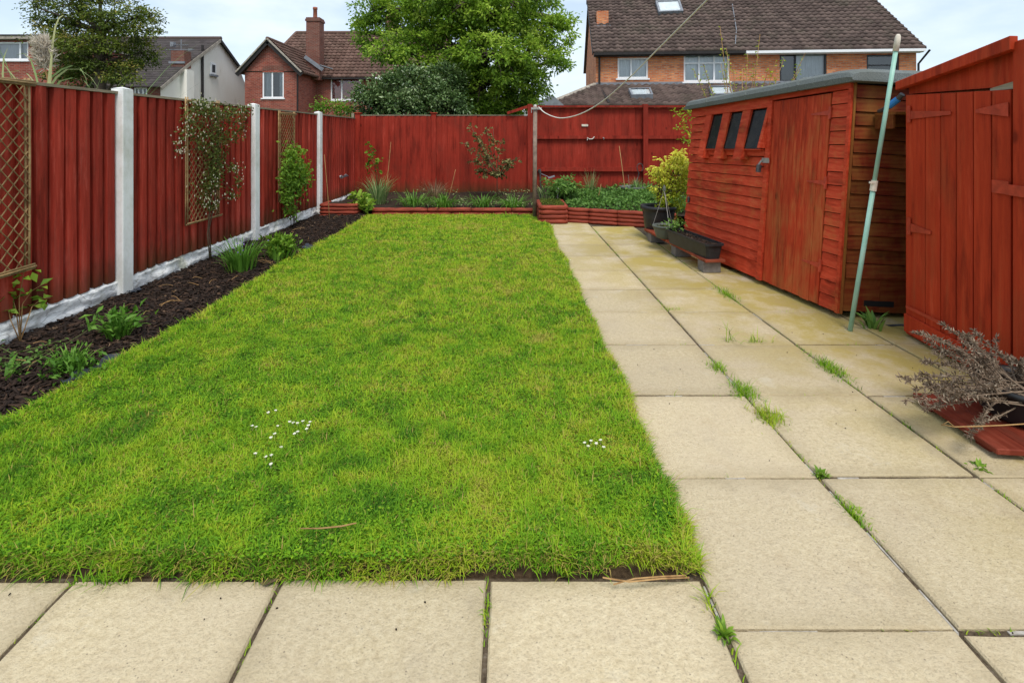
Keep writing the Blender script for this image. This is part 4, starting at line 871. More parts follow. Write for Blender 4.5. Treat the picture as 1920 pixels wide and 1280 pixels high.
MB().tube([(XG+.08, yc(377), zc(377, 85)), (XG+.08, yc(377), 0)], .07, 7).build('downpipe', M['fascia'], hc)
yw0, yw1 = yc(394), yc(404); zw0, zw1 = zc(399, 140), zc(399, 118)
fr = MB().box(XG+.005, XG+.05, yw0, yw1, zw0, zw1).build('window', M['upvc'], hc)
MB().box(XG+.052, XG+.06, yw0+.12, yw1-.12, zw0+.12, zw1-.12).build('pane', M['room'], fr)
MB().box(XG+.003, XG+.12, yw0-.1, yw1+.1, zw0-.12, zw0-.003).build('sill', M['lead'], fr)
ccx, ccy = XG-.05, yc(345); zt_ = zc(345, 97)
chc = MB().box(ccx-.45, ccx+.25, ccy-.3, ccy+.3, zc(345, 128), zt_).build('chimney', M['brick_dark'], hc)
MB().box(ccx-.55, ccx+.3, ccy-.36, ccy-.31, zc(345, 121), zc(345, 117)).build('flashing', M['lead'], chc)
ae = MB().tube([(ccx-.1, ccy, zt_-.2), (ccx-.1, ccy, zt_+.65)], .025, 5)
for k in range(8): ae.bar((ccx-.55+.11*k, ccy-.15, zt_+.35), (ccx-.55+.11*k, ccy+.15, zt_+.35), .015, .015)
ae.bar((ccx-.9, ccy, zt_+.1), (ccx+.6, ccy, zt_+.1), .03, .03).bar((ccx-.55, ccy, zt_+.35), (ccx+.3, ccy, zt_+.35), .025, .025).box(ccx-.62, ccx-.45, ccy-.12, ccy+.12, zt_+.25, zt_+.5).box(ccx+.28, ccx+.5, ccy-.03, ccy+.03, zt_+.05, zt_+.15)
ae.build('aerial', M['lead'], chc)

# flat roofed dormer house at the far left
YD = 24.0
hd = thing('dormer_house', 'brick house with flat roofed white dormer window beyond the pampas grass', 'house', (-22, YD, 0))
dx = lambda px: (px-CX)*YD/F
dz = lambda py: CH-(py-HY)*YD/F
wd_ = (dx(-40), dx(53), dz(113), dz(79))
mb = MB(); wall_holes(mb, dx(-160), dx(100), -.05, dz(76), YD, [wd_]); mb.add([(dx(100), YD, -.05), (dx(100), YD+6, -.05), (dx(100), YD+6, dz(76)), (dx(100), YD, dz(76))], [(0, 1, 2, 3)]); mb.build('wall', M['brick_red'], hd)
window(hd, *wd_, YD, (.36, .82), M['upvc'], [(0, 1, 'blind')], local=False)
MB().box(dx(-165), dx(104), YD-.25, YD+6.2, dz(75), dz(69)).build('roof', M['verge'], hd)
MB().box(dx(-166), dx(105), YD-.28, YD+6.2, dz(69)+.003, dz(67)).build('roof_edge', M['fascia'], hd)
# low grey shed gable at the end of the extension
gs = thing('outbuilding', 'small grey outbuilding roof peak peeping over the fence by the big tree', 'shed', tuple(at(1022, 195, 17)))
a = at(1000, 200, 17); b = at(1035, 200, 17); c_ = at(1034, 178, 17)
MB().hexa([(a.x, 17, 0), (b.x+.3, 17, 0), (b.x+.3, 18.5, 0), (a.x, 18.5, 0), (a.x, 17, a.z), (b.x+.3, 17, a.z), (b.x+.3, 18.5, a.z), (a.x, 18.5, a.z)]).build('wall', M['block'], gs)
MB().add([(a.x-.1, 16.9, a.z), (b.x, 16.9, c_.z), (b.x+.4, 16.9, a.z+.02), (a.x-.1, 18.6, a.z), (b.x, 18.6, c_.z), (b.x+.4, 18.6, a.z+.02)], [(0, 1, 4, 3), (1, 2, 5, 4), (0, 2, 1), (3, 4, 5)]).build('roof', M['lead'], gs)

# ---------------------------------------------------------------- trees
def clumps_foliage(centres, radii, nsub, nleaf, lsz, subr, tbase=.45, up=.25, shell=.55, asp=.55):
    parts = []; subs = []
    for c_, r_ in zip(centres, radii):
        r_ = np.array(r_ if hasattr(r_, '__len__') else (r_,)*3, float); k = max(1, int(nsub*(r_[0]*r_[2])**.9))
        d = rdir(k); q = np.array(c_)+d*r_*(shell+(1-shell)*RNG.random((k, 1)))
        subs += [(np.array(c_), p) for p in q]
        for p, dd in zip(q, d):
            m_ = int(nleaf*RNG.uniform(.6, 1.4)); s_ = subr*RNG.uniform(.6, 1.3); pos = p+RNG.normal(0, 1, (m_, 3))*np.array([s_, s_, s_*.6])*.55
            D = unit(unit(pos-p)*.6+dd*.5+RNG.normal(0, .5, (m_, 3))+np.array([0, 0, -.1])); Nn = rdir(m_, 1.2)
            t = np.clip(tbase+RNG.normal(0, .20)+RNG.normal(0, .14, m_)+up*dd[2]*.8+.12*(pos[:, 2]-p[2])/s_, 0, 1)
            parts.append(leaf_geo(pos, D, Nn, lsz*RNG.uniform(.7, 1.35, m_), lsz*asp*RNG.uniform(.8, 1.25, m_), t))
    return merge(parts), subs
def limb(mb, a, b, r0, r1, bend=.12, n=5):
    a = Vector(a); b = Vector(b); l = (b-a).length; off = Vector((random.uniform(-1, 1), random.uniform(-1, 1), random.uniform(-.2, .8)))*l*bend
    mb.tube([a.lerp(b, i/n)+off*math.sin(math.pi*i/n) for i in range(n+1)], [r0+(r1-r0)*i/n for i in range(n+1)], 6)
def tree(name, label, cat, base, fork, centres, radii, nsub, nleaf, lsz, subr, mat, r0, tbase=.45, twig=.35, **k):
    t = thing(name, label, cat, tuple(base)); mb = MB(); base = Vector(base)
    fk = [Vector(f) for f in fork]; pts = [base]+fk; mb.tube(pts, [r0*(1-.35*i/len(pts)) for i in range(len(pts))], 9)
    (V, Fq, T), subs = clumps_foliage(centres, radii, nsub, nleaf, lsz, subr, tbase, **k)
    for c_ in centres:
        c_ = Vector(c_); s_ = min(fk, key=lambda f: (f-c_).length+max(0, f.z-c_.z)*2); limb(mb, s_, c_, r0*.35, r0*.12)
    for c_, p in subs:
        if random.random() < twig: limb(mb, c_, p, r0*.10, r0*.03, .1, 3)
    mb.build('trunk', M['trunk'], t, smooth=True)
    np_mesh('crown', V, Fq, T, mat, t); return t
Yt = 13.0
cl = [(700, 15, 40, 0), (690, 62, 38, .3), (745, 20, 60, 1), (740, 85, 45, -.6), (790, 55, 60, .6), (790, 120, 55, -.5), (850, 20, 70, .8), (850, 90, 70, -.3), (835, 150, 55, -.6), (920, 30, 75, 0),
      (920, 100, 75, -.9), (900, 160, 65, -.3), (965, 150, 55, -.4), (985, 50, 65, .3), (985, 105, 55, -.6), (1035, 65, 42, 0), (1045, 115, 30, -.2), (1000, 160, 28, .2), (940, 190, 50, .2), (860, 195, 45, .3), (900, 205, 42, -.2), (975, 200, 32, -.1), (1000, 192, 20, 0), (945, 212, 30, -.2), (1000, -25, 60, .5), (900, -60, 90, .6), (800, -50, 75, .2), (850, -130, 90, .5), (1060, 40, 24, 0), (870, 5, 45, -1.0), (820, -5, 45, -.9), (915, 25, 45, -1.0), (960, 5, 50, -.8), (770, 20, 36, -.6), (700, -30, 45, .4), (950, -120, 70, .4)]
cen = [tuple(at(x, y, Yt+d)) for x, y, r_, d in cl]; rad = [(r_*Yt/F*1.05, r_*Yt/F*1.0, r_*Yt/F*.85) for x, y, r_, d in cl]
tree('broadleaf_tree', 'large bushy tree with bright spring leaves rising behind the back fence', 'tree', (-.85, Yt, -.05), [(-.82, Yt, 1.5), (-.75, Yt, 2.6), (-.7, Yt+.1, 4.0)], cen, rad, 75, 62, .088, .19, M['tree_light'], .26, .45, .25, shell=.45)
cl = [(130, 10, 48, 0), (90, 40, 36, .3), (62, 12, 22, .1), (170, 60, 62, .4), (215, 25, 52, -.2), (250, 60, 42, 0), (130, 90, 46, -.4), (200, 105, 60, 0), (262, 100, 34, .2), (160, 135, 46, .3), (225, 140, 34, -.2), (275, 28, 24, .2), (190, -40, 70, 0), (110, -30, 50, .3), (120, 130, 34, 0), (95, 70, 30, -.2)]
Yt = 11.5
cen = [tuple(at(x, y, Yt+d)) for x, y, r_, d in cl]; rad = [(r_*Yt/F, r_*Yt/F, r_*Yt/F*.8) for x, y, r_, d in cl]
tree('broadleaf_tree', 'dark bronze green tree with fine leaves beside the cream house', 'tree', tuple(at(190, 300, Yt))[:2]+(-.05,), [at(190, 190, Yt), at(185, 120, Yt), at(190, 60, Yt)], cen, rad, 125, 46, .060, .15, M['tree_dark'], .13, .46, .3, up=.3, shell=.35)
def shrub(name, label, base, cl, Y, nsub, nleaf, lsz, subr, mat, tb=.4, cat='shrub', **k):
    cen = [tuple(at(x, y, Y+d)) for x, y, r_, d in cl]; rad = [(r_*Y/F, r_*Y/F*.9, r_*Y/F*.85) for x, y, r_, d in cl]
    return tree(name, label, cat, base, [Vector(base)+Vector((0, 0, .35)), Vector(base)+Vector((.05, 0, .8))], cen, rad, nsub, nleaf, lsz, subr, mat, .06, tb, .25, **k)
shrub('evergreen_shrub', 'glossy dark green laurel bush against the lower back fence', (-2.3, 11.2, -.05), [(700, 195, 34, 0), (735, 175, 42, .2), (780, 165, 45, .1), (760, 205, 40, -.2), (815, 190, 40, 0), (690, 175, 22, .1), (830, 150, 34, .5), (850, 203, 30, -.1)], 11.2, 190, 60, .075, .18, M['laurel'], .42, shell=.75)
shrub('green_bush', 'small light green bush poking over the fence corner', (-4.3, 11.6, -.05), [(605, 195, 14, 0), (625, 205, 16, 0), (650, 207, 18, 0), (598, 205, 10, 0)], 11.6, 150, 40, .06, .13, M['climber'], .35)

# pampas grass behind the fence
pb = Vector((-4.15, 4.75, -.05)); pg = thing('pampas_grass', 'pampas grass with arching blades and one cream plume above the fence', 'ornamental grass', tuple(pb))
def strap_geo(base, n, ln, wd, spread, T0, rise=1.0, seg=6, rb=.06, droop=1.0, xmax=None):
    Vs, Fs, Ts = [], [], []; b = 0
    for k in range(n):
        a = random.uniform(0, 6.283); l = ln*random.uniform(.6, 1.1); p = np.array(base)+np.array([math.cos(a), math.sin(a), 0])*rb*random.random(); th = spread*random.uniform(.25, 1.0); w_ = wd*random.uniform(.7, 1.2)
        sd__ = np.array([-math.sin(a), math.cos(a), 0]); pts = []
        for i in range(seg+1):
            q = th*.35+droop*th*1.5*(i/seg)**1.6; st_ = l/seg
            if i: p = p+np.array([math.cos(a)*math.sin(q), math.sin(a)*math.sin(q), math.cos(q)*rise])*st_
            ww = w_*(.65+.7*i/seg if i < seg*.45 else 1.0*(1-(i/seg-.45)/.58)); ww = max(ww, .0006)
            nrm = np.array([-math.cos(a)*math.cos(q), -math.sin(a)*math.cos(q), math.sin(q)])
            pts += [p-sd__*ww*.5+nrm*ww*.15, p, p+sd__*ww*.5+nrm*ww*.15]
        if xmax is not None and max(q_[0] for q_ in pts) > xmax: continue
        Vs.append(np.array(pts))
        for i in range(seg):
            for j in range(2): o = b+i*3+j; Fs.append((o, o+1, o+4, o+3))
        Ts.append(np.full(len(pts), min(1, max(0, random.gauss(T0, .2))))); b += len(pts)
    return np.concatenate(Vs), np.array(Fs), np.concatenate(Ts)
np_mesh('blade', *strap_geo(pb, 90, 2.45, .018, 1.25, .5, seg=10, rb=.25, droop=1.15, xmax=-2.96), M['sedge'], pg)
pc = [pb, at(100, 150, 4.8), at(92, 90, 4.7), at(104, 45, 4.6), at(120, 29, 4.6)]
Vv_, Ff_ = [], []
MB().tube([pb, at(90, 150, 4.75), at(82, 120, 4.75), at(84, 80, 4.75)], [.008, .007, .006, .004], 5).build('stalk', M['cane'], pg)
def ribbon(pxs, Y, wd):
    m_ = len(pxs); V = []
    for i, (x, y) in enumerate(pxs):
        q = at(x, y, Y+.03*i); w_ = wd*(1-.9*(i/(m_-1))**2); V += [(q.x-w_*.5, q.y, q.z+w_*.3), (q.x+w_*.5, q.y+w_, q.z-w_*.3)]
    np_mesh('arching_blade', np.array(V), np.array([(2*i, 2*i+1, 2*i+3, 2*i+2) for i in range(m_-1)]), np.full(2*m_, random.uniform(.55, .95)), M['sedge'], pg)
ribbon([(92, 175), (95, 120), (98, 80), (103, 50), (110, 34), (118, 29), (122, 32)], 4.7, .011)
for a in ([(78, 175), (95, 145), (115, 130), (135, 123), (150, 128), (160, 145), (165, 165)], [(84, 175), (105, 145), (125, 130), (148, 130), (170, 145), (184, 165)], [(70, 175), (60, 150), (50, 138), (35, 133), (15, 135), (-5, 140)], [(60, 175), (48, 158), (30, 146), (5, 145)],
          [(74, 175), (66, 140), (56, 110), (45, 100), (30, 104)], [(88, 175), (92, 135), (96, 105), (90, 90)], [(50, 175), (30, 150), (12, 128), (2, 118)], [(96, 175), (112, 152), (135, 146), (158, 152), (172, 170)], [(8, 175), (4, 140), (6, 110), (14, 90)]): ribbon(a, 4.6+random.random()*.3, .011)
n = 900; tt = RNG.random(n)**.8; pl0 = np.array(at(84, 128, 4.75)); pl1 = np.array(at(80, 80, 4.75)); P = pl0+(pl1-pl0)*tt[:, None]+RNG.normal(0, .02, (n, 3))
D = unit(RNG.normal(0, 1, (n, 3))*.6+np.array([-.35, 0, .7])); np_mesh('plume', *leaf_geo(P, D, rdir(n), .10*RNG.uniform(.6, 1.2, n), .008, RNG.random(n)), M['plume'], pg)

# ---------------------------------------------------------------- planting helpers
def strappy(name, label, base, n, ln, wd, spread, mat, t0=.5, cat='plant', droop=1.0, rb=.06, extra=None):
    t = thing(name, label, cat, tuple(base)); np_mesh('leaf_clump', *strap_geo(base, n, ln, wd, spread, t0, droop=droop, rb=rb), M[mat], t, kind='stuff')
    if extra: extra(t)
    return t
def leafy(name, label, base, stems, nleaf, lsz, mat, cat='plant', stem_r=.004, stem_m='stem_green', asp=.55, t0=.5, up=.4, spread=.03, nodes=None, start=.25, cl=1):
    """stems: lists of points; leaves sit along them"""
    t = thing(name, label, cat, tuple(base)); mb = MB(); P = []; Dd = []
    for st in stems:
        st = [Vector(p) for p in st]; m_ = len(st); mb.tube(st, [stem_r*(1-.7*i/max(1, m_-1)) for i in range(m_)], 5)
        seg = [(st[i], st[i+1]) for i in range(m_-1)]
        for _ in range(nleaf):
            u = start+(1-start)*random.random(); i = min(int(u*(m_-1)), m_-2); a, b = seg[i]; q = a.lerp(b, u*(m_-1)-i)
            d = Vector((random.gauss(0, 1), random.gauss(0, 1), random.gauss(up, .6))).normalized(); c0 = q+d*spread*random.random()
            for _c in range(cl):
                P.append(c0); Dd.append(d if cl == 1 else (d+Vector((random.gauss(0, .7), random.gauss(0, .7), random.gauss(0, .5)))))
    mb.build('stem', M[stem_m], t, smooth=True)
    P = np.array([tuple(p) for p in P]); Dd = np.array([tuple(p) for p in Dd]); n = len(P)
    np_mesh('foliage', *leaf_geo(P, Dd, rdir(n, 1.3), lsz*RNG.uniform(.65, 1.25, n), lsz*asp*RNG.uniform(.8, 1.2, n), np.clip(RNG.normal(t0, .22, n), 0, 1)), M[mat], t, kind='stuff'); return t
def curve(a, b, sag=(0, 0, 0), n=5):
    a = Vector(a); b = Vector(b); s_ = Vector(sag); return [a.lerp(b, i/n)+s_*math.sin(math.pi*i/n) for i in range(n+1)]
def bz_(x, y): return float(bark_z(np.array([x]), np.array([y]))[0])
# mulch border plants
def on_bark(px, py): p = gp(px, py, .02); p.z = bz_(p.x, p.y); return p
def bush_extra(base, n, h, mat='strap', ls=.05):
    def f(t):
        P = np.array(base)+np.stack([RNG.normal(0, .06, n), RNG.normal(0, .06, n), RNG.random(n)*h], 1)
        np_mesh('foliage', *leaf_geo(P, rdir(n, .8), rdir(n, 1), ls*RNG.uniform(.6, 1.2, n), ls*.4, np.clip(RNG.normal(.45, .2, n), 0, 1)), M[mat], t, kind='stuff')
    return f
p = on_bark(132, 706); strappy('flowering_perennial', 'bushy bright green perennial clump on the mulch nearest the patio', p, 60, .145, .013, .8, 'strap', .6, extra=bush_extra(p, 200, .10, ls=.035))
p = on_bark(222, 636); strappy('lily_clump', 'leafy green lily clump on the mulch in front of the first white post', p, 80, .165, .015, 1.0, 'strap', .6, extra=bush_extra(p+Vector((0, 0, .05)), 70, .10, ls=.06))
p = on_bark(452, 512)
def flowers(t):
    n = 26; P = np.array(p)+np.stack([RNG.normal(0, .10, n), RNG.normal(0, .10, n), RNG.uniform(.16, .26, n)], 1)
    np_mesh('flower', *leaf_geo(P, rdir(n), rdir(n), .016, .014, RNG.random(n)), M['purple'], t, kind='stuff')
strappy('bluebell_clump', 'strap leaved bluebell clump with fading mauve flowers on the mulch', p, 110, .30, .017, .85, 'strap', .45, extra=flowers, rb=.12)
p = on_bark(525, 486); strappy('bushy_perennial', 'rounded light green perennial beside the second white post', p, 50, .22, .03, .8, 'strap', .7, rb=.14, extra=bush_extra(p+Vector((0, 0, .05)), 380, .16, 'climber', .07))
p = on_bark(20, 690); leafy('low_weed', 'low dark green weeds at the foot of the gravel board', p, [curve(p+Vector((random.uniform(-.22, .22), random.uniform(-.2, .15), 0)), p+Vector((random.uniform(-.3, .3), random.uniform(-.2, .2), random.uniform(.06, .14)))) for _ in range(10)], 14, .026, 'cover', start=.1)
p = on_bark(2, 722); strappy('seedling', 'single broad green seedling leaf at the edge of the mulch', p, 4, .12, .03, 1.1, 'strap', .7)
p = on_bark(172, 615); strappy('seedling', 'tiny green shoot on the mulch beside the lily clump', p, 9, .06, .012, 1.0, 'strap', .5)
# climber with pale leaves in front of the first trellis
p = gp(38, 640, .03); xw = XF+.05
leafy('climbing_shrub', 'sparse climbing shrub with yellow green leaves before the nearest trellis', p,
      [[p, at(30, 580, 3.0), at(5, 500, 2.95), at(-15, 470, 2.95)], [p, at(42, 570, 3.02), at(60, 545, 3.05), at(85, 530, 3.06)], [p, at(36, 560, 3.0), at(45, 510, 3.0), at(60, 505, 3.0)], [p, at(60, 575, 3.05), at(78, 560, 3.1), at(95, 558, 3.1)], [p, at(20, 600, 2.95), at(10, 555, 2.95), at(8, 520, 2.95)]], 8, .055, 'climber', stem_r=.0035, stem_m='cane', asp=.6, t0=.62, up=.1, spread=.03)

# ---------------------------------------------------------------- willow trellises
def trellis(label, y0, y1, z0, z1, pitch, bar_r, x=XF+.005, rails=3):
    t = thing('trellis', label, 'trellis', (x, (y0+y1)/2, z0)); wd_, h = y1-y0, z1-z0
    for yy_ in (y0, y1):
        for k in range(rails): MB().tube(curve((x+.012*(k % 2), yy_+(k-1)*bar_r*1.9, z0-.02), (x+.012*(k % 2), yy_+(k-1)*bar_r*1.9, z1+.03), (0, random.uniform(-.005, .005), 0)), bar_r, 6).build('upright', M['willow'], t, smooth=True)
    for zz_ in (z0, z1):
        for k in range(rails): MB().tube(curve((x+.02+.008*(k % 2), y0-.03, zz_+(k-1)*bar_r*1.9), (x+.02+.008*(k % 2), y1+.03, zz_+(k-1)*bar_r*1.9), (0, 0, random.uniform(-.006, .006))), bar_r, 6).build('rail', M['willow'], t, smooth=True)
    sl_ = 1.15
    for sgn, xo in ((1, .006), (-1, .014)):
        c_ = -h*1.2
        while c_ < h+wd_*sl_:
            # line z = z0 + c + sgn*sl*(y-y0) (sgn -1 runs from the far side)
            ts = [];  
            for s_ in (0, wd_):
                z_ = c_+sl_*s_
                if 0 <= z_ <= h: ts.append((s_, z_))
            for z_ in (0, h):
                s_ = (z_-c_)/sl_
                if 0 < s_ < wd_: ts.append((s_, z_))
            if len(ts) >= 2:
                (sa_, za_), (sb_, zb_) = ts[0], ts[-1]
                if abs(sa_-sb_) > .02:
                    fa = (lambda s_: y0+s_) if sgn > 0 else (lambda s_: y1-s_)
                    MB().tube(curve((x+xo, fa(sa_), z0+za_), (x+xo, fa(sb_), z0+zb_), (0, random.uniform(-.006, .006), random.uniform(-.006, .006)), 3), bar_r*.55, 5).build('lath', M['willow'], t)
            c_ += pitch
    return t
trellis('large willow lattice trellis nearest the patio with a thick bundled frame', 2.05, 3.03, .43, 1.50, .083, .0062, rails=3)
trellis('willow lattice trellis holding the white flowered clematis', 4.53, 5.02, .43, 1.50, .072, .006, rails=2)
trellis('narrow willow lattice trellis above the bright green climber', 6.36, 6.80, .40, 1.47, .072, .006, rails=2)
# clematis
cb = Vector((XF+.07, 4.78, .05))
t = thing('clematis', 'white flowering clematis trailing over the middle trellis and fence top', 'climber', tuple(cb)); mb = MB(); PX = []
def on_f(px, py, o=.05): Y = F*(-XF-o)/(CX-px); return at(px, py, Y)
mb.tube([cb, on_f(389, 440), on_f(393, 400), on_f(398, 330), on_f(400, 260), on_f(395, 205)], [.007, .0065, .006, .005, .004, .003], 6)
mb.tube([cb+Vector((0, .02, 0)), on_f(392, 430), on_f(402, 380), on_f(410, 300), on_f(420, 220), on_f(455, 215)], [.005, .005, .005, .004, .003, .002], 6)
for a, b in (((395, 300), (440, 320)), ((398, 240), (350, 230)), ((400, 225), (462, 240)), ((395, 280), (340, 290)), ((410, 340), (445, 370)), ((400, 210), (372, 192)), ((455, 215), (460, 260)), ((440, 300), (450, 350)), ((400, 385), (430, 372))): mb.tube(curve(on_f(*a), on_f(*b, .08), (0, 0, .03)), .003, 5)
mb.build('stem', M['stem'], t, smooth=True)
blobs = [(385, 206, 32, 14, 300), (428, 212, 36, 14, 330), (378, 192, 18, 6, 90), (455, 205, 14, 8, 70), (360, 225, 16, 22, 110), (350, 250, 14, 20, 60), (375, 260, 18, 26, 150), (410, 250, 22, 28, 330), (450, 235, 16, 18, 120), (440, 255, 18, 14, 80), (395, 295, 18, 24, 150), (412, 300, 14, 22, 200), (400, 330, 16, 20, 240), (390, 350, 18, 16, 180), (438, 315, 12, 10, 70), (446, 340, 9, 16, 60), (435, 365, 13, 10, 60), (398, 385, 14, 10, 70), (385, 375, 12, 16, 60), (340, 285, 8, 10, 16), (335, 265, 8, 18, 18)]
P = []
for x, y, rx, ry, n in blobs:
    for _ in range(int(n*.85)): P.append(tuple(on_f(x+random.gauss(0, rx*.55), y+random.gauss(0, ry*.55), .03+random.random()*.10)))
P = np.array(P); n = len(P)
np_mesh('foliage', *leaf_geo(P, rdir(n), rdir(n, .4), .032*RNG.uniform(.6, 1.3, n), .016, np.clip(RNG.normal(.5, .25, n), 0, 1)), M['clematis'], t, kind='stuff')
P = []
for _ in range(210):
    x, y, rx, ry, n_ = random.choice(blobs[:9]+blobs[12:]); P.append(tuple(on_f(x+random.gauss(0, rx*.65), y+random.gauss(0, ry*.65), .12+random.random()*.04)))
for x, y in ((381, 185), (392, 194), (388, 199), (365, 190), (376, 196)): P += [tuple(on_f(x+random.uniform(-3, 3), y+random.uniform(-2, 2), .12)) for _ in range(4)]
P = np.array(P); Pp = []; Dp = []
for q in P:
    for k in range(5): a = k*1.2566+random.random(); Pp.append(q); Dp.append((.35, math.cos(a), math.sin(a)))
n = len(Pp); np_mesh('blossom', *leaf_geo(np.array(Pp), np.array(Dp), np.tile([1., -.3, 0], (n, 1)),   .0095*RNG.uniform(.6, 1.4, n), .008, RNG.random(n)), M['petal'], t, kind='stuff')
# climber on the third trellis
cb = Vector((XF+.07, 6.62, .05)); t = thing('climber', 'bright green leafy climber on the narrow trellis', 'climber', tuple(cb)); mb = MB()
for a in (-.06, 0, .05, .1): mb.tube(curve(cb+Vector((0, a, 0)), on_f(548+a*120, 300), (0, random.uniform(-.04, .04), 0)), [.006, .006, .005, .005, .004, .003], 5)
mb.build('stem', M['stem'], t, smooth=True); P = []
for x, y, rx, ry, n in ((545, 290, 14, 14, 220), (555, 315, 20, 22, 420), (560, 345, 18, 20, 330), (545, 345, 14, 22, 300), (538, 375, 12, 18, 200), (572, 330, 10, 16, 110), (534, 325, 8, 20, 120), (548, 395, 8, 14, 70), (563, 283, 6, 8, 25)):
    for _ in range(n): P.append(tuple(on_f(x+random.gauss(0, rx*.55), y+random.gauss(0, ry*.6), .03+random.random()*.15)))
P = np.array(P); n = len(P); tz = np.clip(.5+(P[:, 2]-.9)*.45+RNG.normal(0, .2, n), 0, 1)
np_mesh('foliage', *leaf_geo(P, rdir(n, -.2), rdir(n, .6), .050*RNG.uniform(.6, 1.3, n), .028, tz), M['climber'], t, kind='stuff')
# bird plaque on the fence
q = on_f(640, 332, .02); t = thing('bird_ornament', 'grey and white flying bird ornament fixed to the fence near the corner', 'ornament', tuple(q))
MB().lathe((0, 0, 0), [(.0, -.07), (.018, -.05), (.028, 0), (.02, .05), (.0, .085)], 10).build('body', M['bird_white'], t, local=True, smooth=True).rotation_euler = (R(78), 0, 0)
for s_ in (-1, 1):
    MB().add([(.03, s_*.01, .02), (.035, s_*.12, .045), (.05, s_*.24, .0), (.03, s_*.12, -.01), (.02, s_*.01, -.02), (.042, s_*.12, .03)], [(0, 1, 5), (1, 2, 5), (2, 3, 5), (3, 4, 5), (4, 0, 5)]).build('wing', M['bird_grey'], t, local=True)

# ---------------------------------------------------------------- clothes post and line
pb_ = Vector((.375, 7.42, 0)); tp = at(1003.5, 200, 7.42)
t = thing('clothes_post', 'rusty brown metal clothes line post at the end of the lawn', 'post', tuple(pb_))
MB().tube([pb_-Vector((0, 0, .05)), tp], .030, 12).build('pole', M['rust'], t, smooth=True)
MB().tube([tp, tp+Vector((0, 0, .03))], [.030, .018], 12).build('cap', M['steel'], t)
MB().bar(tp+Vector((-.06, -.035, -.03)), tp+Vector((.09, -.035, -.03)), .02, .03).tube([tp+Vector((-.055, -.035, -.03)), tp+Vector((-.055, -.035, -.09))], .006, 6).build('hook', M['steel'], t)
ln_ = [at(1010, 201, 7.35), at(1022, 212, 7.1), at(1045, 221, 6.8), at(1068, 220, 6.45), at(1095, 211, 6.0), at(1130, 190, 5.3), at(1175, 151, 4.5), at(1230, 96, 3.6), at(1280, 46, 3.0), at(1326, 0, 2.6), at(1385, -60, 2.2), at(1480, -150, 1.75)]
pts = []
for i in range(len(ln_)-1):
    p0, p1, p2, p3 = ln_[max(i-1, 0)], ln_[i], ln_[i+1], ln_[min(i+2, len(ln_)-1)]
    for k in range(4):
        s_ = k/4; pts.append(.5*((2*p1)+(p2-p0)*s_+(2*p0-5*p1+4*p2-p3)*s_**2+(3*p1-p0-3*p2+p3)*s_**3))
tag(MB().tube(pts+[ln_[-1]], [  .0075-.0035*i/len(pts) for i in range(len(pts)+1)], 6).build('washing_line', M['rope'], smooth=True), 'pale rope washing line sagging from the rusty clothes post', 'rope')
# green prop leaning on the sheds
a, b = gp(1594, 620), at(1684, 68, 3.06)
t = thing('clothes_prop', 'pale green clothes prop with white tip leaning between the sheds', 'pole', tuple(a))
MB().tube([a, a.lerp(b, .5)], .0135, 12).build('lower_tube', M['prop'], t, smooth=True); MB().tube([a.lerp(b, .505), a.lerp(b, .965)], .0122, 12).build('upper_tube', M['prop'], t, smooth=True)
MB().tube([a.lerp(b, .485), a.lerp(b, .52)], .018, 12).bar(a.lerp(b, .512)+Vector((-.035, -.01, .004)), a.lerp(b, .512)+Vector((0, -.01, 0)), .012, .012).build('joint', M['cream_plastic'], t)
MB().tube([a.lerp(b, .95), a.lerp(b, .985), b, b+(b-a)*.006], [.016, .016, .014, .007], 12).build('tip', M['cream_plastic'], t, smooth=True)

# ---------------------------------------------------------------- plank shelf and pots beside the shed
t = thing('plank_bench', 'low red plank on grey blocks along the shed wall', 'bench', (1.68, 5.2, 0))
d0, d1 = Vector((1.70, 4.48, 0)), Vector((1.565, 6.0, 0)); pr = Vector((.18, .016, 0))
MB().hexa([d0+Vector((0, 0, .097)), d0+pr+Vector((0, 0, .097)), d1+pr+Vector((0, 0, .097)), d1+Vector((0, 0, .097)), d0+Vector((0, 0, .122)), d0+pr+Vector((0, 0, .122)), d1+pr+Vector((0, 0, .122)), d1+Vector((0, 0, .122))]).build('plank', M['plank_red'], t, bevel=.004)
for s_ in (.03, .42, .86):
    c_ = d0.lerp(d1, s_); MB().box(c_.x-.0, c_.x+.155, c_.y, c_.y+.13, 0, .0965).build('block', M['block'], t, bevel=.004)
zt = .1225
# trough
c0, c1 = Vector((1.79, 4.50, zt)), Vector((1.665, 5.24, zt)); ax_ = (c1-c0).normalized(); sd__ = Vector((ax_.y, -ax_.x, 0))
t = thing('trough_planter', 'long black plastic trough planter half filled with soil', 'planter', tuple((c0+c1)/2))
def trough_ring(hw, e, z, ch=.02):
    a0 = c0-ax_*e; a1 = c1+ax_*e; up = Vector((0, 0, z))
    return [a0-sd__*(hw-ch)+up, a0+sd__*(hw-ch)+up, a0+sd__*hw+ax_*ch+up, a1+sd__*hw-ax_*ch+up, a1+sd__*(hw-ch)+up, a1-sd__*(hw-ch)+up, a1-sd__*hw-ax_*ch+up, a0-sd__*hw+ax_*ch+up]
rings = [trough_ring(.062, -.015, 0), trough_ring(.078, .0, .115), trough_ring(.090, .012, .116), trough_ring(.090, .012, .135), trough_ring(.076, -.002, .135), trough_ring(.072, -.004, .10)]
vs = sum(rings, []); fs = [(i*8+j, i*8+(j+1) % 8, (i+1)*8+(j+1) % 8, (i+1)*8+j) for i in range(5) for j in range(8)]+[tuple(reversed(range(8)))]
MB().add(vs, fs).build('trough', M['black_plastic'], t)
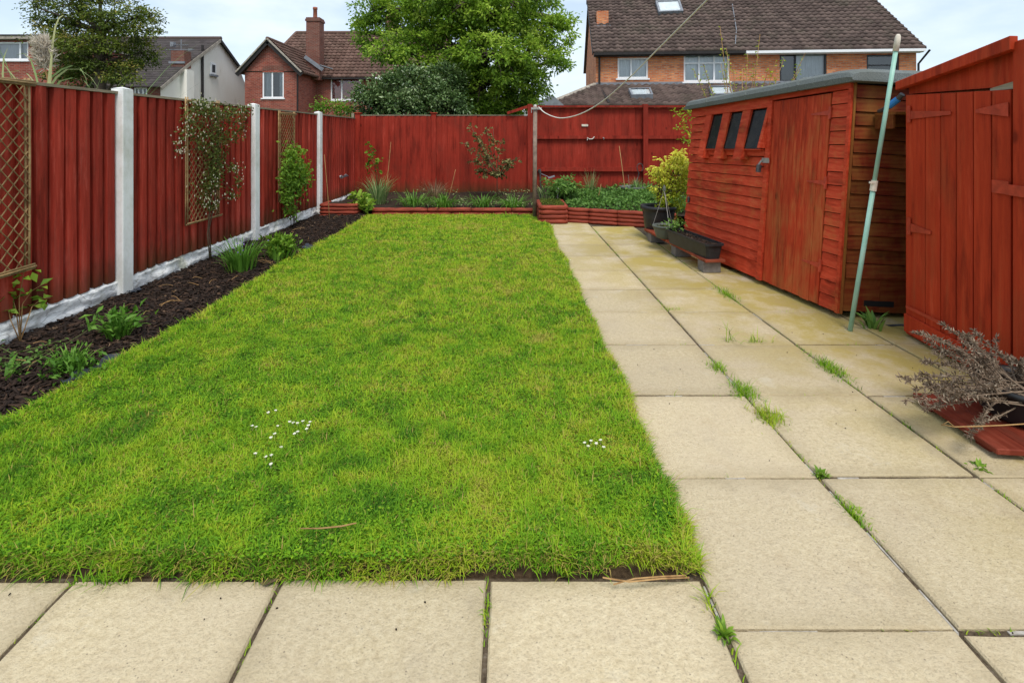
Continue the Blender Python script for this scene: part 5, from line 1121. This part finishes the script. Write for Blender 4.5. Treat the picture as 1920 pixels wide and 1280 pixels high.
MB().add(trough_ring(.074, -.003, .112), [tuple(range(8))]).build('soil', M['soil'], t)
n = 160; P = np.array([tuple(c0.lerp(c1, random.random())+sd__*random.uniform(-.06, .06)+Vector((0, 0, .118))) for _ in range(n)])
V_ = boxes(P, np.stack([RNG.uniform(.01, .04, n), RNG.uniform(.006, .014, n), np.full(n, .006)], 1), RNG.uniform(0, 6, n), RNG.normal(0, .3, n), RNG.normal(0, .3, n), np.clip(RNG.beta(2, 3, n), 0, 1)); np_mesh('bark_chip', *V_, M['bark'], t, kind='stuff')
q = c1-ax_*.03+Vector((0, 0, .11)); leafy('seedling_plant', 'small fresh green plant at the far end of the black trough', q, [curve(q, q+Vector((random.uniform(-.09, .09), random.uniform(-.09, .05), random.uniform(.05, .12)))) for _ in range(9)], 9, .04, 'cover', t0=.8)
def pot(label, c_, prof, mat, soil_z, soil_r, name='flower_pot', sx=1):
    t = thing(name, label, 'plant pot', tuple(c_)); MB().lathe(c_, prof, 28, sx, 1).build('pot', M[mat], t, smooth=True)
    n = 24; MB().add([(c_[0]+soil_r*sx*math.cos(a*6.2832/n), c_[1]+soil_r*math.sin(a*6.2832/n), c_[2]+soil_z) for a in range(n)], [tuple(range(n))]).build('soil', M['soil'], t); return t
g = Vector((1.635, 5.43, zt)); pot('rounded grey green hanging basket pot on the plank', g, [(.0, .001), (.07, .001), (.085, .01), (.112, .09), (.118, .118), (.128, .119), (.128, .138), (.112, .138), (.11, .11)], 'grey_plastic', .115, .112, 'hanging_pot')
ch_ = thing('hanger_wire', 'thin grey hanger wires meeting above the grey green pot', 'wire', tuple(g+Vector((0, 0, .14))))
for a in (.6, 2.7, 4.8): MB().tube([g+Vector((.118*math.cos(a), .118*math.sin(a), .139)), g+Vector((.0, .02, .50))], .0025, 5).build('wire', M['steel'], ch_)
MB().lathe(g+Vector((0, .02, .49)), [(.0, 0), (.018, .002), (.016, .03), (.006, .06), (.0, .06)], 10).build('hook', M['grey_plastic'], ch_)
n = 60; P = np.array(g)+np.stack([RNG.normal(0, .045, n), RNG.normal(0, .045, n), np.full(n, .117)], 1)
o = np_mesh('moss_tuft', *leaf_geo(P, rdir(n, .9), rdir(n), .025, .01, RNG.random(n)), M['moss']); tag(o, 'low green moss on the soil of the grey green pot', 'moss')
bp = Vector((1.80, 5.98, .0)); BPz = .0
pot('large round black pot holding the lime yellow shrub', Vector((1.74, 6.02, .06)), [(.0, .001), (.13, .001), (.15, .02), (.182, .26), (.185, .285), (.205, .286), (.205, .325), (.185, .325), (.18, .28)], 'black_plastic', .285, .182)
MB().box(1.60, 1.88, 5.93, 6.12, 0, .058)
tag(MB().box(1.63, 1.85, 5.9, 6.14, 0, .059).build('paving_block', M['block']), 'grey block under the large black pot', 'block')
q = Vector((1.74, 6.02, .345)); sh = thing('lime_shrub', 'lime yellow leafy shrub growing in the large black pot', 'shrub', tuple(q)); mb = MB(); P = []; sbs = []
for x, y, r_, n in ((1270, 300, 18, 10), (1250, 320, 24, 18), (1278, 320, 16, 12), (1262, 345, 26, 20), (1240, 345, 16, 10), (1268, 370, 24, 16), (1250, 375, 18, 10), (1282, 350, 14, 8), (1276, 288, 9, 5), (1232, 325, 10, 5), (1285, 300, 8, 5)):
    for _ in range(n):
        c_ = at(x+random.gauss(0, r_*.5), y+random.gauss(0, r_*.5), 6.0+random.gauss(0, .09)); sbs.append(c_)
        for _k in range(22): P.append((tuple(c_+Vector((random.gauss(0, .028), random.gauss(0, .028), random.gauss(0, .015)))), c_))
for c_ in sbs:
    if random.random() < .4: limb(mb, q, c_, .006, .002, .08, 4)
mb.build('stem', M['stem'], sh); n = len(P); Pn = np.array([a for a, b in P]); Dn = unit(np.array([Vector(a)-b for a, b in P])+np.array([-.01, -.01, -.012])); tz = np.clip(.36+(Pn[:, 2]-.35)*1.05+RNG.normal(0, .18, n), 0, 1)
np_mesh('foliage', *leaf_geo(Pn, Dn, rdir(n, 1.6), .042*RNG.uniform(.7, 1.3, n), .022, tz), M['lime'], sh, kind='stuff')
q = sf(.965, .34, .02); tag(MB().lathe(q, [(.0, -.03), (.012, -.03), (.014, .02), (.0, .035)], 8).build('outdoor_tap', M['iron']), 'small dark tap like fitting on the shed wall by the shrub', 'fitting')

# ---------------------------------------------------------------- lavender pot on its platform
t = thing('wooden_platform', 'low red stained plank platform under the dead lavender', 'platform', (2.1, 2.1, 0))
e0, e1 = Vector((1.815, 2.335, 0)), Vector((1.80, 1.915, 0)); dv = e1-e0
for k in range(6):
    o = Vector((.118*k, -.012*k, 0)); w_ = Vector((.114, -.0115, 0)); z0, z1 = .022, .044+random.uniform(-.002, .002)
    MB().hexa([e0+o+Vector((0, 0, z0)), e1+o+Vector((0, 0, z0)), e1+o+w_+Vector((0, 0, z0)), e0+o+w_+Vector((0, 0, z0)), e0+o+Vector((0, 0, z1)), e1+o+Vector((0, 0, z1)), e1+o+w_+Vector((0, 0, z1)), e0+o+w_+Vector((0, 0, z1))]).build('plank', M['platform_red'], t, bevel=.003)
for s_ in (.12, .8): c_ = e0.lerp(e1, s_); MB().box(c_.x+.02, c_.x+.66, c_.y-.03, c_.y+.03, 0, .0215).build('batten', M['platform_red'], t)
lp = Vector((2.125, 2.13, .046)); pot('shallow black pot holding the dead lavender', lp, [(.0, .001), (.125, .001), (.15, .02), (.165, .12), (.18, .121), (.18, .14), (.162, .14), (.158, .10)], 'black_plastic', .115, .16)
lv = thing('lavender_plant', 'dead grey brown lavender sprawling from the shallow black pot', 'plant', tuple(lp+Vector((0, 0, .12)))); mb = MB(); P, D_ = [], []; b0 = lp+Vector((-.02, 0, .11))
tips = [at(x, y, Y) for x, y, Y in ((1712, 640, 2.25), (1725, 665, 2.2), (1700, 692, 2.1), (1712, 728, 2.05), (1745, 625, 2.3), (1765, 640, 2.25), (1790, 628, 2.3), (1800, 650, 2.2), (1815, 625, 2.3), (1838, 640, 2.25), (1850, 660, 2.2), (1735, 700, 2.1), (1755, 745, 2.0), (1775, 690, 2.1), (1795, 775, 1.95), (1810, 785, 1.95), (1865, 675, 2.2), (1890, 690, 2.2), (1910, 670, 2.15), (1918, 700, 2.2), (1770, 720, 2.0), (1825, 690, 2.05), (1840, 745, 1.98), (1800, 720, 2.0), (1740, 735, 2.0), (1780, 655, 2.2), (1850, 630, 2.3), (1758, 675, 2.15), (1720, 715, 2.05), (1785, 740, 1.98))]
for tip in tips:
    for _ in range(2):
        e = tip+Vector((random.gauss(0, .035), random.gauss(0, .035), random.gauss(0, .025))); st_ = b0+Vector((random.gauss(0, .06), random.gauss(0, .06), random.uniform(-.02, .02)))
        pts = curve(st_, e, (random.gauss(0, .02), random.gauss(0, .02), random.uniform(-.03, .04)), 5); mb.tube(pts, [.003, .0028, .0025, .002, .0016, .0012], 5)
        m_ = random.randint(60, 100)
        for _k in range(m_):
            u = 1-.5*random.random()**1.5; i = min(int(u*5), 4); q = pts[i].lerp(pts[i+1], u*5-i); P.append(tuple(q)); D_.append(tuple((e-st_).normalized()*.5+Vector((random.gauss(0, .6), random.gauss(0, .6), random.gauss(.1, .6)))))
mb.build('stem', M['lavender'], lv); n = len(P)
np_mesh('foliage', *leaf_geo(np.array(P), np.array(D_), rdir(n, .5), .021*RNG.uniform(.5, 1.3, n), .0055, np.clip(RNG.normal(.42, .26, n), 0, 1)), M['lavender'], lv, kind='stuff')
n = 160; a = RNG.uniform(0, 6.28, n); r_ = .15*np.sqrt(RNG.random(n)); P = np.array(lp)+np.stack([r_*np.cos(a), r_*np.sin(a), .12+RNG.random(n)*.01], 1); o = np_mesh('dry_stalk', *leaf_geo(P, unit(np.stack([RNG.normal(size=n), RNG.normal(size=n), RNG.normal(0, .15, n)], 1)), rdir(n, 1), RNG.uniform(.03, .1, n), .004, np.clip(RNG.normal(.3, .25, n), 0, 1)), M['lavender'], lv, kind='stuff')
tag(MB().tube([at(1768, 796, 1.93), at(1790, 800, 1.91), at(1830, 799, 1.9), at(1880, 797, 1.88), at(1960, 792, 1.86)], [.0015, .002, .0022, .0022, .002], 6).tube([at(1790, 800, 1.91), at(1778, 790, 1.92), at(1765, 797, 1.93)], .0015, 5).build('dry_stem', M['cane'], smooth=True), 'long dry tan stem lying across the red platform', 'twig')
q = gp(1648, 625); strappy('self_sown_plant', 'dark green leafy self sown plant at the gap between the sheds', q+Vector((.02, .08, 0)), 16, .13, .034, 1.2, 'cover', .75, droop=.7)
tag(MB().tube([at(1655, 611, 3.3), at(1690, 609, 3.2), at(1720, 615, 3.1)], .006, 6).build('hose', M['membrane']), 'dark hose running behind the tool store door', 'hose')

# ---------------------------------------------------------------- back bed planting
def on_bed(px, Y): x = (px-CX)*Y/F; return Vector((x, Y, float(bed_z(np.array([x]), np.array([Y]))[0])))
q = on_bed(932, 8.9); stm = []
for x, y in ((885, 240), (880, 300), (900, 255), (925, 240), (940, 262), (975, 295), (945, 300), (890, 318), (905, 330), (960, 310), (915, 290), (930, 325), (870, 268), (880, 232), (950, 330), (900, 285), (912, 238), (965, 298)): stm.append([q, at(932, 335, 8.9), at(928+(x-928)*.45, 325+(y-325)*.45, 8.9+random.gauss(0, .12)), at(x, y, 8.9+random.gauss(0, .22))])
leafy('young_acer', 'small open maple like tree with bronze green leaves in the back bed', q, stm, 15, .060, 'acer', 'tree', .009, 'stem', .75, .5, .0, .07, start=.62, cl=3)
q = on_bed(712, 9.0); leafy('young_shrub', 'upright young shrub with light green leaves by the fence corner', q, [[q, at(708, 330, 9.0), at(698, 290, 9.0), at(693, 268, 9.0)], [q, at(712, 335, 9.0), at(708, 305, 8.95), at(715, 298, 8.9)], [q, at(705, 330, 9.0), at(690, 310, 9.0), at(683, 314, 9.0)], [q, at(702, 310, 9.0), at(695, 295, 9.0), at(688, 285, 9.0)]], 12, .085, 'climber', 'shrub', .006, 'stem_green', .7, .3, .1, .05, start=.45)
q = on_bed(708, 8.3); strappy('sedge_clump', 'tall yellow tinged sedge clump at the corner end of the back bed', q, 120, .50, .014, .75, 'sedge', .45, rb=.14)
q = on_bed(680, 7.85); leafy('strawberry_plant', 'bright green broad leaved plant spilling over the corner of the log edging', q, [curve(q, q+Vector((random.uniform(-.16, .18), random.uniform(-.32, .05), random.uniform(-.1, .22))), (0, 0, .06)) for _ in range(30)], 5, .085, 'climber', start=.6, asp=.8, t0=.62)
for (x, Y, n, ln, lab) in ((775, 8.0, 90, .30, 'low sedge clump nearest the corner plant on the log edging'), (832, 7.9, 110, .30, 'low sedge clump drooping over the log edging below the dry grass'), (905, 8.0, 90, .30, 'low sedge clump below the bronze leaved young tree'), (962, 7.95, 90, .30, 'low sedge clump beside the clothes post')):
    strappy('sedge_clump', lab, on_bed(x, Y), int(n*1.2), ln*.9, .016, 1.45, 'strap', .5, rb=.20, droop=1.1)
q = on_bed(815, 8.7); t = thing('dry_grass', 'dead straw coloured grass tuft in the back bed', 'plant', tuple(q)); np_mesh('blade', *strap_geo(q, 150, .42, .007, 1.1, .5, rb=.10), M['dry'], t, kind='stuff')
q = on_bed(1052, 8.1); leafy('leafy_shrub', 'rounded dark green lily like shrub behind the mossy planter', q, [curve(q, at(1052+random.gauss(0, 17), 348+random.gauss(0, 10), 8.0+random.gauss(0, .13)), (random.gauss(0, .05), 0, .05)) for _ in range(52)], 20, .090, 'cover', start=.4, asp=.30, t0=.68, up=.0, spread=.02)
q = on_bed(1025, 8.0); strappy('daffodil_leaves', 'grey green spiky bulb leaves between the clothes post and the lily shrub', q, 45, .30, .016, .7, 'sedge', .4, rb=.14)
q = Vector((.61, 7.35, .235)); n = 900; P = np.stack([RNG.uniform(.46, .76, n), RNG.uniform(7.03, 7.66, n), RNG.uniform(.225, .26, n)], 1)
tag(np_mesh('moss_cushion', *leaf_geo(P, rdir(n, .8), rdir(n), .03*RNG.uniform(.5, 1.2, n), .012, RNG.random(n)), M['moss'], loc=(.61, 7.35, .22)), 'yellow green moss cushion filling the square log planter', 'moss')
# ground cover behind the curved wall
n = 5200; x = RNG.uniform(.85, 2.6, n); y = RNG.uniform(6.75, 9.2, n); k = y > 7.16-.4*(x-.8)+.03; x, y = x[k], y[k]; n = len(x)
z = .17+.16*fbm(x*2.5, y*2.5, 121)*np.clip((y-6.7)/.5, .2, 1)*RNG.random(n)**.5+.10*np.clip(x-1.2, 0, 1)*RNG.random(n)
D = rdir(n, .3); np_mesh('ground_cover', *leaf_geo(np.stack([x, y, z], 1), D, rdir(n, 1.6), .058*RNG.uniform(.5, 1.3, n), .036, np.clip(.5+RNG.normal(0, .22, n)+(z-.27)*1.5, 0, 1)), M['cover'], kind='stuff')
n = 1500; x = RNG.uniform(-2.1, .4, n); y = RNG.uniform(7.8, 9.3, n); k = fbm(x*2.2, y*2.2, 131) > .5; x, y = x[k], y[k]; n = len(x)
np_mesh('undergrowth', *leaf_geo(np.stack([x, y, bed_z(x, y)+RNG.uniform(0, .09, n)], 1), rdir(n, .4), rdir(n, 1.3), .045*RNG.uniform(.5, 1.3, n), .018, RNG.random(n)), M['sedge'], kind='stuff')
def cane(label, a, b, r_=.006): tag(MB().tube(curve(a, b, (.004, 0, 0), 4), [r_, r_, r_*.9, r_*.8, r_*.7], 6).build('bamboo_cane', M['cane'], smooth=True), label, 'cane')
cane('bamboo cane leaning beside the young shrub', on_bed(722, 8.9), at(733, 266, 9.1))
cane('bamboo cane in the mulch before the third white post', on_bark(618, 414), at(608, 290, 7.2), .005)
cane('bamboo cane slanting up against the tall fence rail', on_bed(1173, 8.6), at(1161, 274, 8.9), .0075)
cane('short cane rising out of the dry grass tuft', on_bed(840, 8.7), at(854, 318, 8.8), .005)
cane('short pale cane in the ground cover', on_bed(1120, 8.2), at(1127, 345, 8.2), .006)
t = thing('solar_light', 'white globe garden light beside the lily shrub', 'garden light', tuple(on_bed(1046, 7.9)))
q = at(1046, 357, 7.9); MB().tube([on_bed(1046, 7.9), q], .008, 6).build('stake', M['steel'], t); MB().lathe(q, [(0, -.04), (.025, -.034), (.04, 0), (.03, .028), (0, .04)], 14).build('globe', M['lamp_white'], t, smooth=True)
t = thing('solar_light', 'grey metal stake light with tilted panel near the clothes post', 'garden light', tuple(on_bed(1014, 8.2)))
q = at(1013, 325, 8.2); MB().tube([on_bed(1014, 8.2), q], .012, 6).build('stake', M['iron'], t); MB().tube([q, q+Vector((-.02, 0, .06))], [.02, .03], 8).build('lamp_head', M['iron'], t); MB().bar(at(1028, 334, 8.2), at(1040, 330, 8.2), .06, .02).tube([q, at(1034, 334, 8.2)], .005, 5).build('panel', M['lead'], t)
t = thing('plant_hook', 'curled iron plant support against the tall red fence', 'plant support', tuple(on_bed(1195, 9.2)))
cpt = at(1200, 322, 9.2); pts = [on_bed(1188, 9.2), at(1192, 350, 9.2), at(1198, 325, 9.2)]+[cpt+Vector((.055*math.cos(a), 0, .07+.075*math.sin(a))) for a in [R(d) for d in range(200, -100, -30)]]
MB().tube(pts, .008, 6).build('iron_rod', M['iron'], t, smooth=True)
MB().tube([on_bed(1200, 9.2), at(1190, 345, 9.2), at(1197, 330, 9.2)], .006, 5).tube([on_bed(1180, 9.2), at(1180, 350, 9.2), at(1178, 328, 9.2)], .005, 5).build('side_rod', M['rust'], t)
t = pot('grey bowl planter in the ground cover by the tall fence', Vector(on_bed(1186, 8.7))+Vector((0, 0, .02)), [(0, .0), (.10, .0), (.16, .09), (.21, .15), (.22, .15), (.21, .12)], 'grey_plastic', .12, .19, 'bowl_planter')
q = Vector(on_bed(1194, 8.7))+Vector((0, 0, .13)); t = thing('dry_grass', 'yellowing grass tuft in the grey bowl planter', 'plant', tuple(q)); np_mesh('blade', *strap_geo(q, 90, .2, .006, .9, .4, rb=.10), M['sedge'], t, kind='stuff')
q = on_bed(1108, 9.2); strappy('wispy_grass', 'wispy yellow green grass against the tall fence foot', q, 70, .36, .006, .5, 'sedge', .6, rb=.13)
# twiggy shrubs beyond the shed
q = Vector((3.15, 7.9, .1)); stm = []
for x, y in ((1330, 160), (1318, 120), (1362, 90), (1350, 50), (1352, 120), (1402, 100), (1425, 65), (1415, 120), (1392, 130), (1440, 130), (1375, 130), (1470, 110), (1500, 130), (1510, 100), (1300, 130), (1455, 115)): stm.append([q, at(1390+(x-1390)*.25, 260, 7.9), at(1390+(x-1390)*.6, 200+(y-100)*.3, 7.9), at(x, y, 7.7+random.gauss(0, .2))])
leafy('twiggy_shrub', 'thin twiggy shrub with tiny new leaves rising above the shed roof', q, stm, 40, .042, 'lime', 'shrub', .012, 'cane', .6, .35, .2, .03, start=.45)
q = Vector((2.85, 8.3, .1)); leafy('twiggy_shrub', 'arching shrub sprays with yellow green leaves beside the tall fence and shed', q, [[q, at(1310, 290, 8.2), at(1285, 225, 8.1), at(1262, 208, 8.1)], [q, at(1312, 290, 8.2), at(1290, 250, 8.1), at(1268, 236, 8.1)], [q, at(1312, 280, 8.2), at(1300, 225, 8.1), at(1280, 200, 8.0)], [q, at(1312, 300, 8.2), at(1296, 270, 8.1), at(1280, 262, 8.1)], [q, at(1315, 260, 8.2), at(1305, 215, 8.2), at(1292, 205, 8.1)]], 40, .055, 'lime', 'shrub', .007, 'stem_green', .65, .4, .2, .06, start=.5)

# ---------------------------------------------------------------- small things on the mulch, lawn and paving
for px, py, s_, lab in ((580, 465, .20, 'dark crumpled weed membrane patch near the far end of the mulch'), (205, 684, .20, 'grey blue weed membrane patch beside the lawn edge'), (150, 712, .15, 'weed membrane edge nearest the patio on the mulch'), (254, 552, .12, 'small dark membrane flap at the foot of the first white post')):
    q = gp(px, py, .02); n = 9; X, Y = np.meshgrid(np.linspace(-.5, .5, n), np.linspace(-.5, .5, n)); Z = .016+.03*fbm(X*4+px, Y*4, 3)+np.array(bark_z(q.x+X*s_*.6, q.y+Y*s_)); V = np.stack([(q.x+X*s_*.5*(1+.3*np.sin(Y*5))).ravel(), (q.y+Y*s_).ravel(), Z.ravel()], 1); i = (np.arange(n-1)[None, :]+np.arange(n-1)[:, None]*n).ravel()[:, None]
    tag(np_mesh('weed_membrane', V, i+np.array([[0, 1, n+1, n]]), np.full(len(V), .5), M['membrane'], smooth=True, loc=tuple(q)), lab, 'weed membrane')
mb = MB()
for _ in range(34):
    y = 1.6+5.8*random.random()**1.7; x = random.uniform(-2.7, -2.1); z = bz_(x, y)+.022; a = random.uniform(0, 6.28); l = random.uniform(.05, .2); mb.tube(curve((x, y, z), (x+math.cos(a)*l*.8, y+math.sin(a)*l, z+random.uniform(0, .02)), (random.gauss(0, .012), 0, .012), 4), random.uniform(.001, .0024), 5)
mb.build('twig_litter', M['cane'], kind='stuff')
tag(MB().tube([gp(560, 990, .06), gp(600, 990, .065), gp(640, 986, .065), gp(668, 980, .06)], [.0015, .002, .0025, .002], 5).build('twig', M['cane']), 'thin straw coloured twig lying on the front of the lawn', 'twig')
tag(MB().tube([gp(1130, 1082, .03), gp(1180, 1090, .03), gp(1240, 1084, .03), gp(1292, 1082, .02)], .002, 5).tube([gp(1150, 1095, .02), gp(1190, 1084, .035), gp(1240, 1080, .03), gp(1285, 1078, .03)], .0018, 5).build('twig', M['cane']), 'dry bent stalk along the front corner of the lawn', 'twig')
# daisies
def daisy(p, lab, grp, r_=.0068):
    mb = MB(); mb.tube([p-Vector((0, 0, .04)), p], .0012, 4, t=.0); n = 10
    vs = [p+Vector((0, 0, .002))]+[p+Vector((r_*(1 if k % 2 else .8)*math.cos(k*6.2832/n), r_*(1 if k % 2 else .8)*math.sin(k*6.2832/n), .004+random.uniform(0, .003))) for k in range(n)]
    mb.add(vs, [(0, 1+k, 1+(k+1) % n) for k in range(n)], 1.0); o = mb.build('daisy', M['petal'], loc=p); tag(o, lab, 'daisy', grp)
for x, y in ((503, 775), (517, 771), (480, 802), (473, 800), (521, 800), (543, 792), (550, 794), (558, 795), (568, 791), (581, 793), (578, 799), (575, 806), (515, 815), (508, 822), (552, 815), (558, 811), (527, 840), (479, 852), (498, 858), (509, 855), (508, 872)): daisy(gp(x, y, .048), 'tiny white daisy in the cluster on the mid lawn', 'daisies on the mid lawn')
for x, y in ((1096, 832), (1108, 828), (1118, 833), (1126, 827), (1132, 840), (1103, 838)): daisy(gp(x, y, .048), 'tiny white daisy near the path side of the lawn', 'daisies near the path')
for x, y in ((1069, 488),): daisy(gp(x, y, .05), 'pale lone daisy towards the path on the far lawn', None)
# joint weeds and moss, mortar remains
JT = []
for X in (1.09, 1.65): JT += [((X, YROW[1]), (X, 7.0 if X < 1.5 else 5.6))]
mb = MB(); parts = []
def tuft(x, y, n, ln, sp, T0=.55, wd=.0028):
    P = np.stack([x+RNG.normal(0, sp[0], n), y+RNG.normal(0, sp[1], n), np.full(n, -.012)], 1); parts.append(blade_geo(P, RNG.uniform(0, 6.28, n), ln*RNG.lognormal(0, .3, n), np.full(n, wd), np.abs(RNG.normal(.5, .35, n)), np.clip(RNG.normal(T0, .16, n), 0, 1), .6))
for X in (1.09, 1.65):
    y = 1.3
    while y < (6.9 if X < 1.4 else 5.9):
        if random.random() < .62: tuft(X, y, random.randint(8, 42), random.uniform(.010, .026), (.007, .035), random.uniform(.25, .75))
        y += random.uniform(.04, .16)
for j, Y in enumerate(YROW[2:12]):
    for _ in range(5): tuft(random.uniform(.6, 2.3), Y, random.randint(3, 12), random.uniform(.010, .022), (.035, .005), .5)
for X in FX[2:]: 
    for _ in range(2): tuft(X, random.uniform(1.1, 1.4), 8, .018, (.004, .03), .5)
np_mesh('joint_grass', *merge(parts), M['grass'], kind='stuff')
def weed(lab, px, py, n, ln, sp, T0=.5, wd=.003):
    global parts
    parts = []; q = gp(px, py); tuft(q.x, q.y, n, ln, sp, T0, wd); tag(np_mesh('grass_tuft', *merge(parts), M['grass'], loc=tuple(q)), lab, 'weed')
weed('larger grass tuft in the path joint beside the third slab row', 1396, 735, 420, .042, (.028, .045), .34)
weed('yellowing grass tuft lowest in the long path joint', 1440, 782, 420, .042, (.030, .038), .68)
weed('grass tuft in the path joint level with the tool store door', 1346, 690, 240, .036, (.022, .035), .34)
weed('straggly grass tuft in the joint nearest the sheds', 1558, 692, 380, .045, (.024, .075), .34)
weed('green tuft in the joint nearest the sheds by the shed door', 1362, 552, 300, .045, (.024, .09), .34)
weed('tall thin grass sprig on the slab before the shed', 1372, 640, 14, .13, (.03, .01), .5, .004)
weed('splayed grass tuft on the slab joint before the prop', 1425, 641, 24, .075, (.03, .006), .55, .004)
weed('small grass tuft halfway up the path joint', 1258, 580, 70, .035, (.04, .012), .5)
weed('grass tuft hanging over the front slab by the lawn', 200, 1092, 70, .075, (.035, .006), .3)
weed('grass wisps on the joint at the corner of the lawn', 1332, 1125, 26, .05, (.008, .02), .7)
weed('green tuft in the joint on the nearest long slab', 1603, 962, 200, .028, (.012, .03), .4)
weed('grass in the front joint below the middle of the lawn', 912, 1140, 30, .025, (.003, .02), .5)
for lab, px, py in (('broad leaved weed at the nearest slab crossing', 1358, 1185), ('leafy weed at the slab crossing by the red platform', 1835, 876), ('dark green weed at the slab crossing left of the leafy one', 1538, 888)):
    q = gp(px, py); strappy('leafy_weed', lab, q-Vector((0, 0, .01)), 26, .036, .012, 1.25, 'climber', .5, rb=.022, cat='weed')
mbm = MB()
for _ in range(56):
    hz = -.0095+.0055*random.random()
    if random.random() < .5: X = random.choice((1.09, 1.65, .525)); y = random.uniform(1.0, 3.4); mbm.box(X-.0035-hz*.1, X+.0035+hz*.1, y, y+random.uniform(.03, .13), -.05, hz)
    else: Y = random.choice(YROW[2:7])+.0; x = random.uniform(.55, 2.2); mbm.box(x, x+random.uniform(.03, .16), Y-.0045, Y+.0045, -.05, hz)
mbm.build('mortar_remains', M['mortar'], kind='stuff')
n = 90; x = RNG.uniform(-1.6, 2.3, n); y = .95+2.6*RNG.random(n); k = (x > .56) | (y < 1.36); x, y = x[k], y[k]; n = len(x)
np_mesh('grit', *boxes(np.stack([x, y, np.full(n, .003)], 1), np.stack([RNG.uniform(.002, .006, n), RNG.uniform(.0015, .0035, n), np.full(n, .003)], 1), RNG.uniform(0, 6, n), RNG.normal(0, .1, n), RNG.normal(0, .1, n), RNG.random(n)*.5), M['bark'], kind='stuff')
def litter(lab, px, py, s_, t_):
    q = gp(px, py, .006); mb = MB(); mb.add([q+Vector((-s_, 0, 0)), q+Vector((-.2*s_, -s_*.4, .004)), q+Vector((s_, .1*s_, .008)), q+Vector((0, s_*.4, .003))], [(0, 1, 2, 3)], t_); tag(mb.build('fallen_leaf', M['dry'], loc=q), lab, 'leaf')
litter('dark reddish fallen leaf where lawn meets the front joint', 505, 1092, .03, 0); litter('small brown leaf on the slab before the lavender', 1703, 717, .012, 0); litter('brown leaf at the front lawn corner', 1290, 1075, .02, .3)
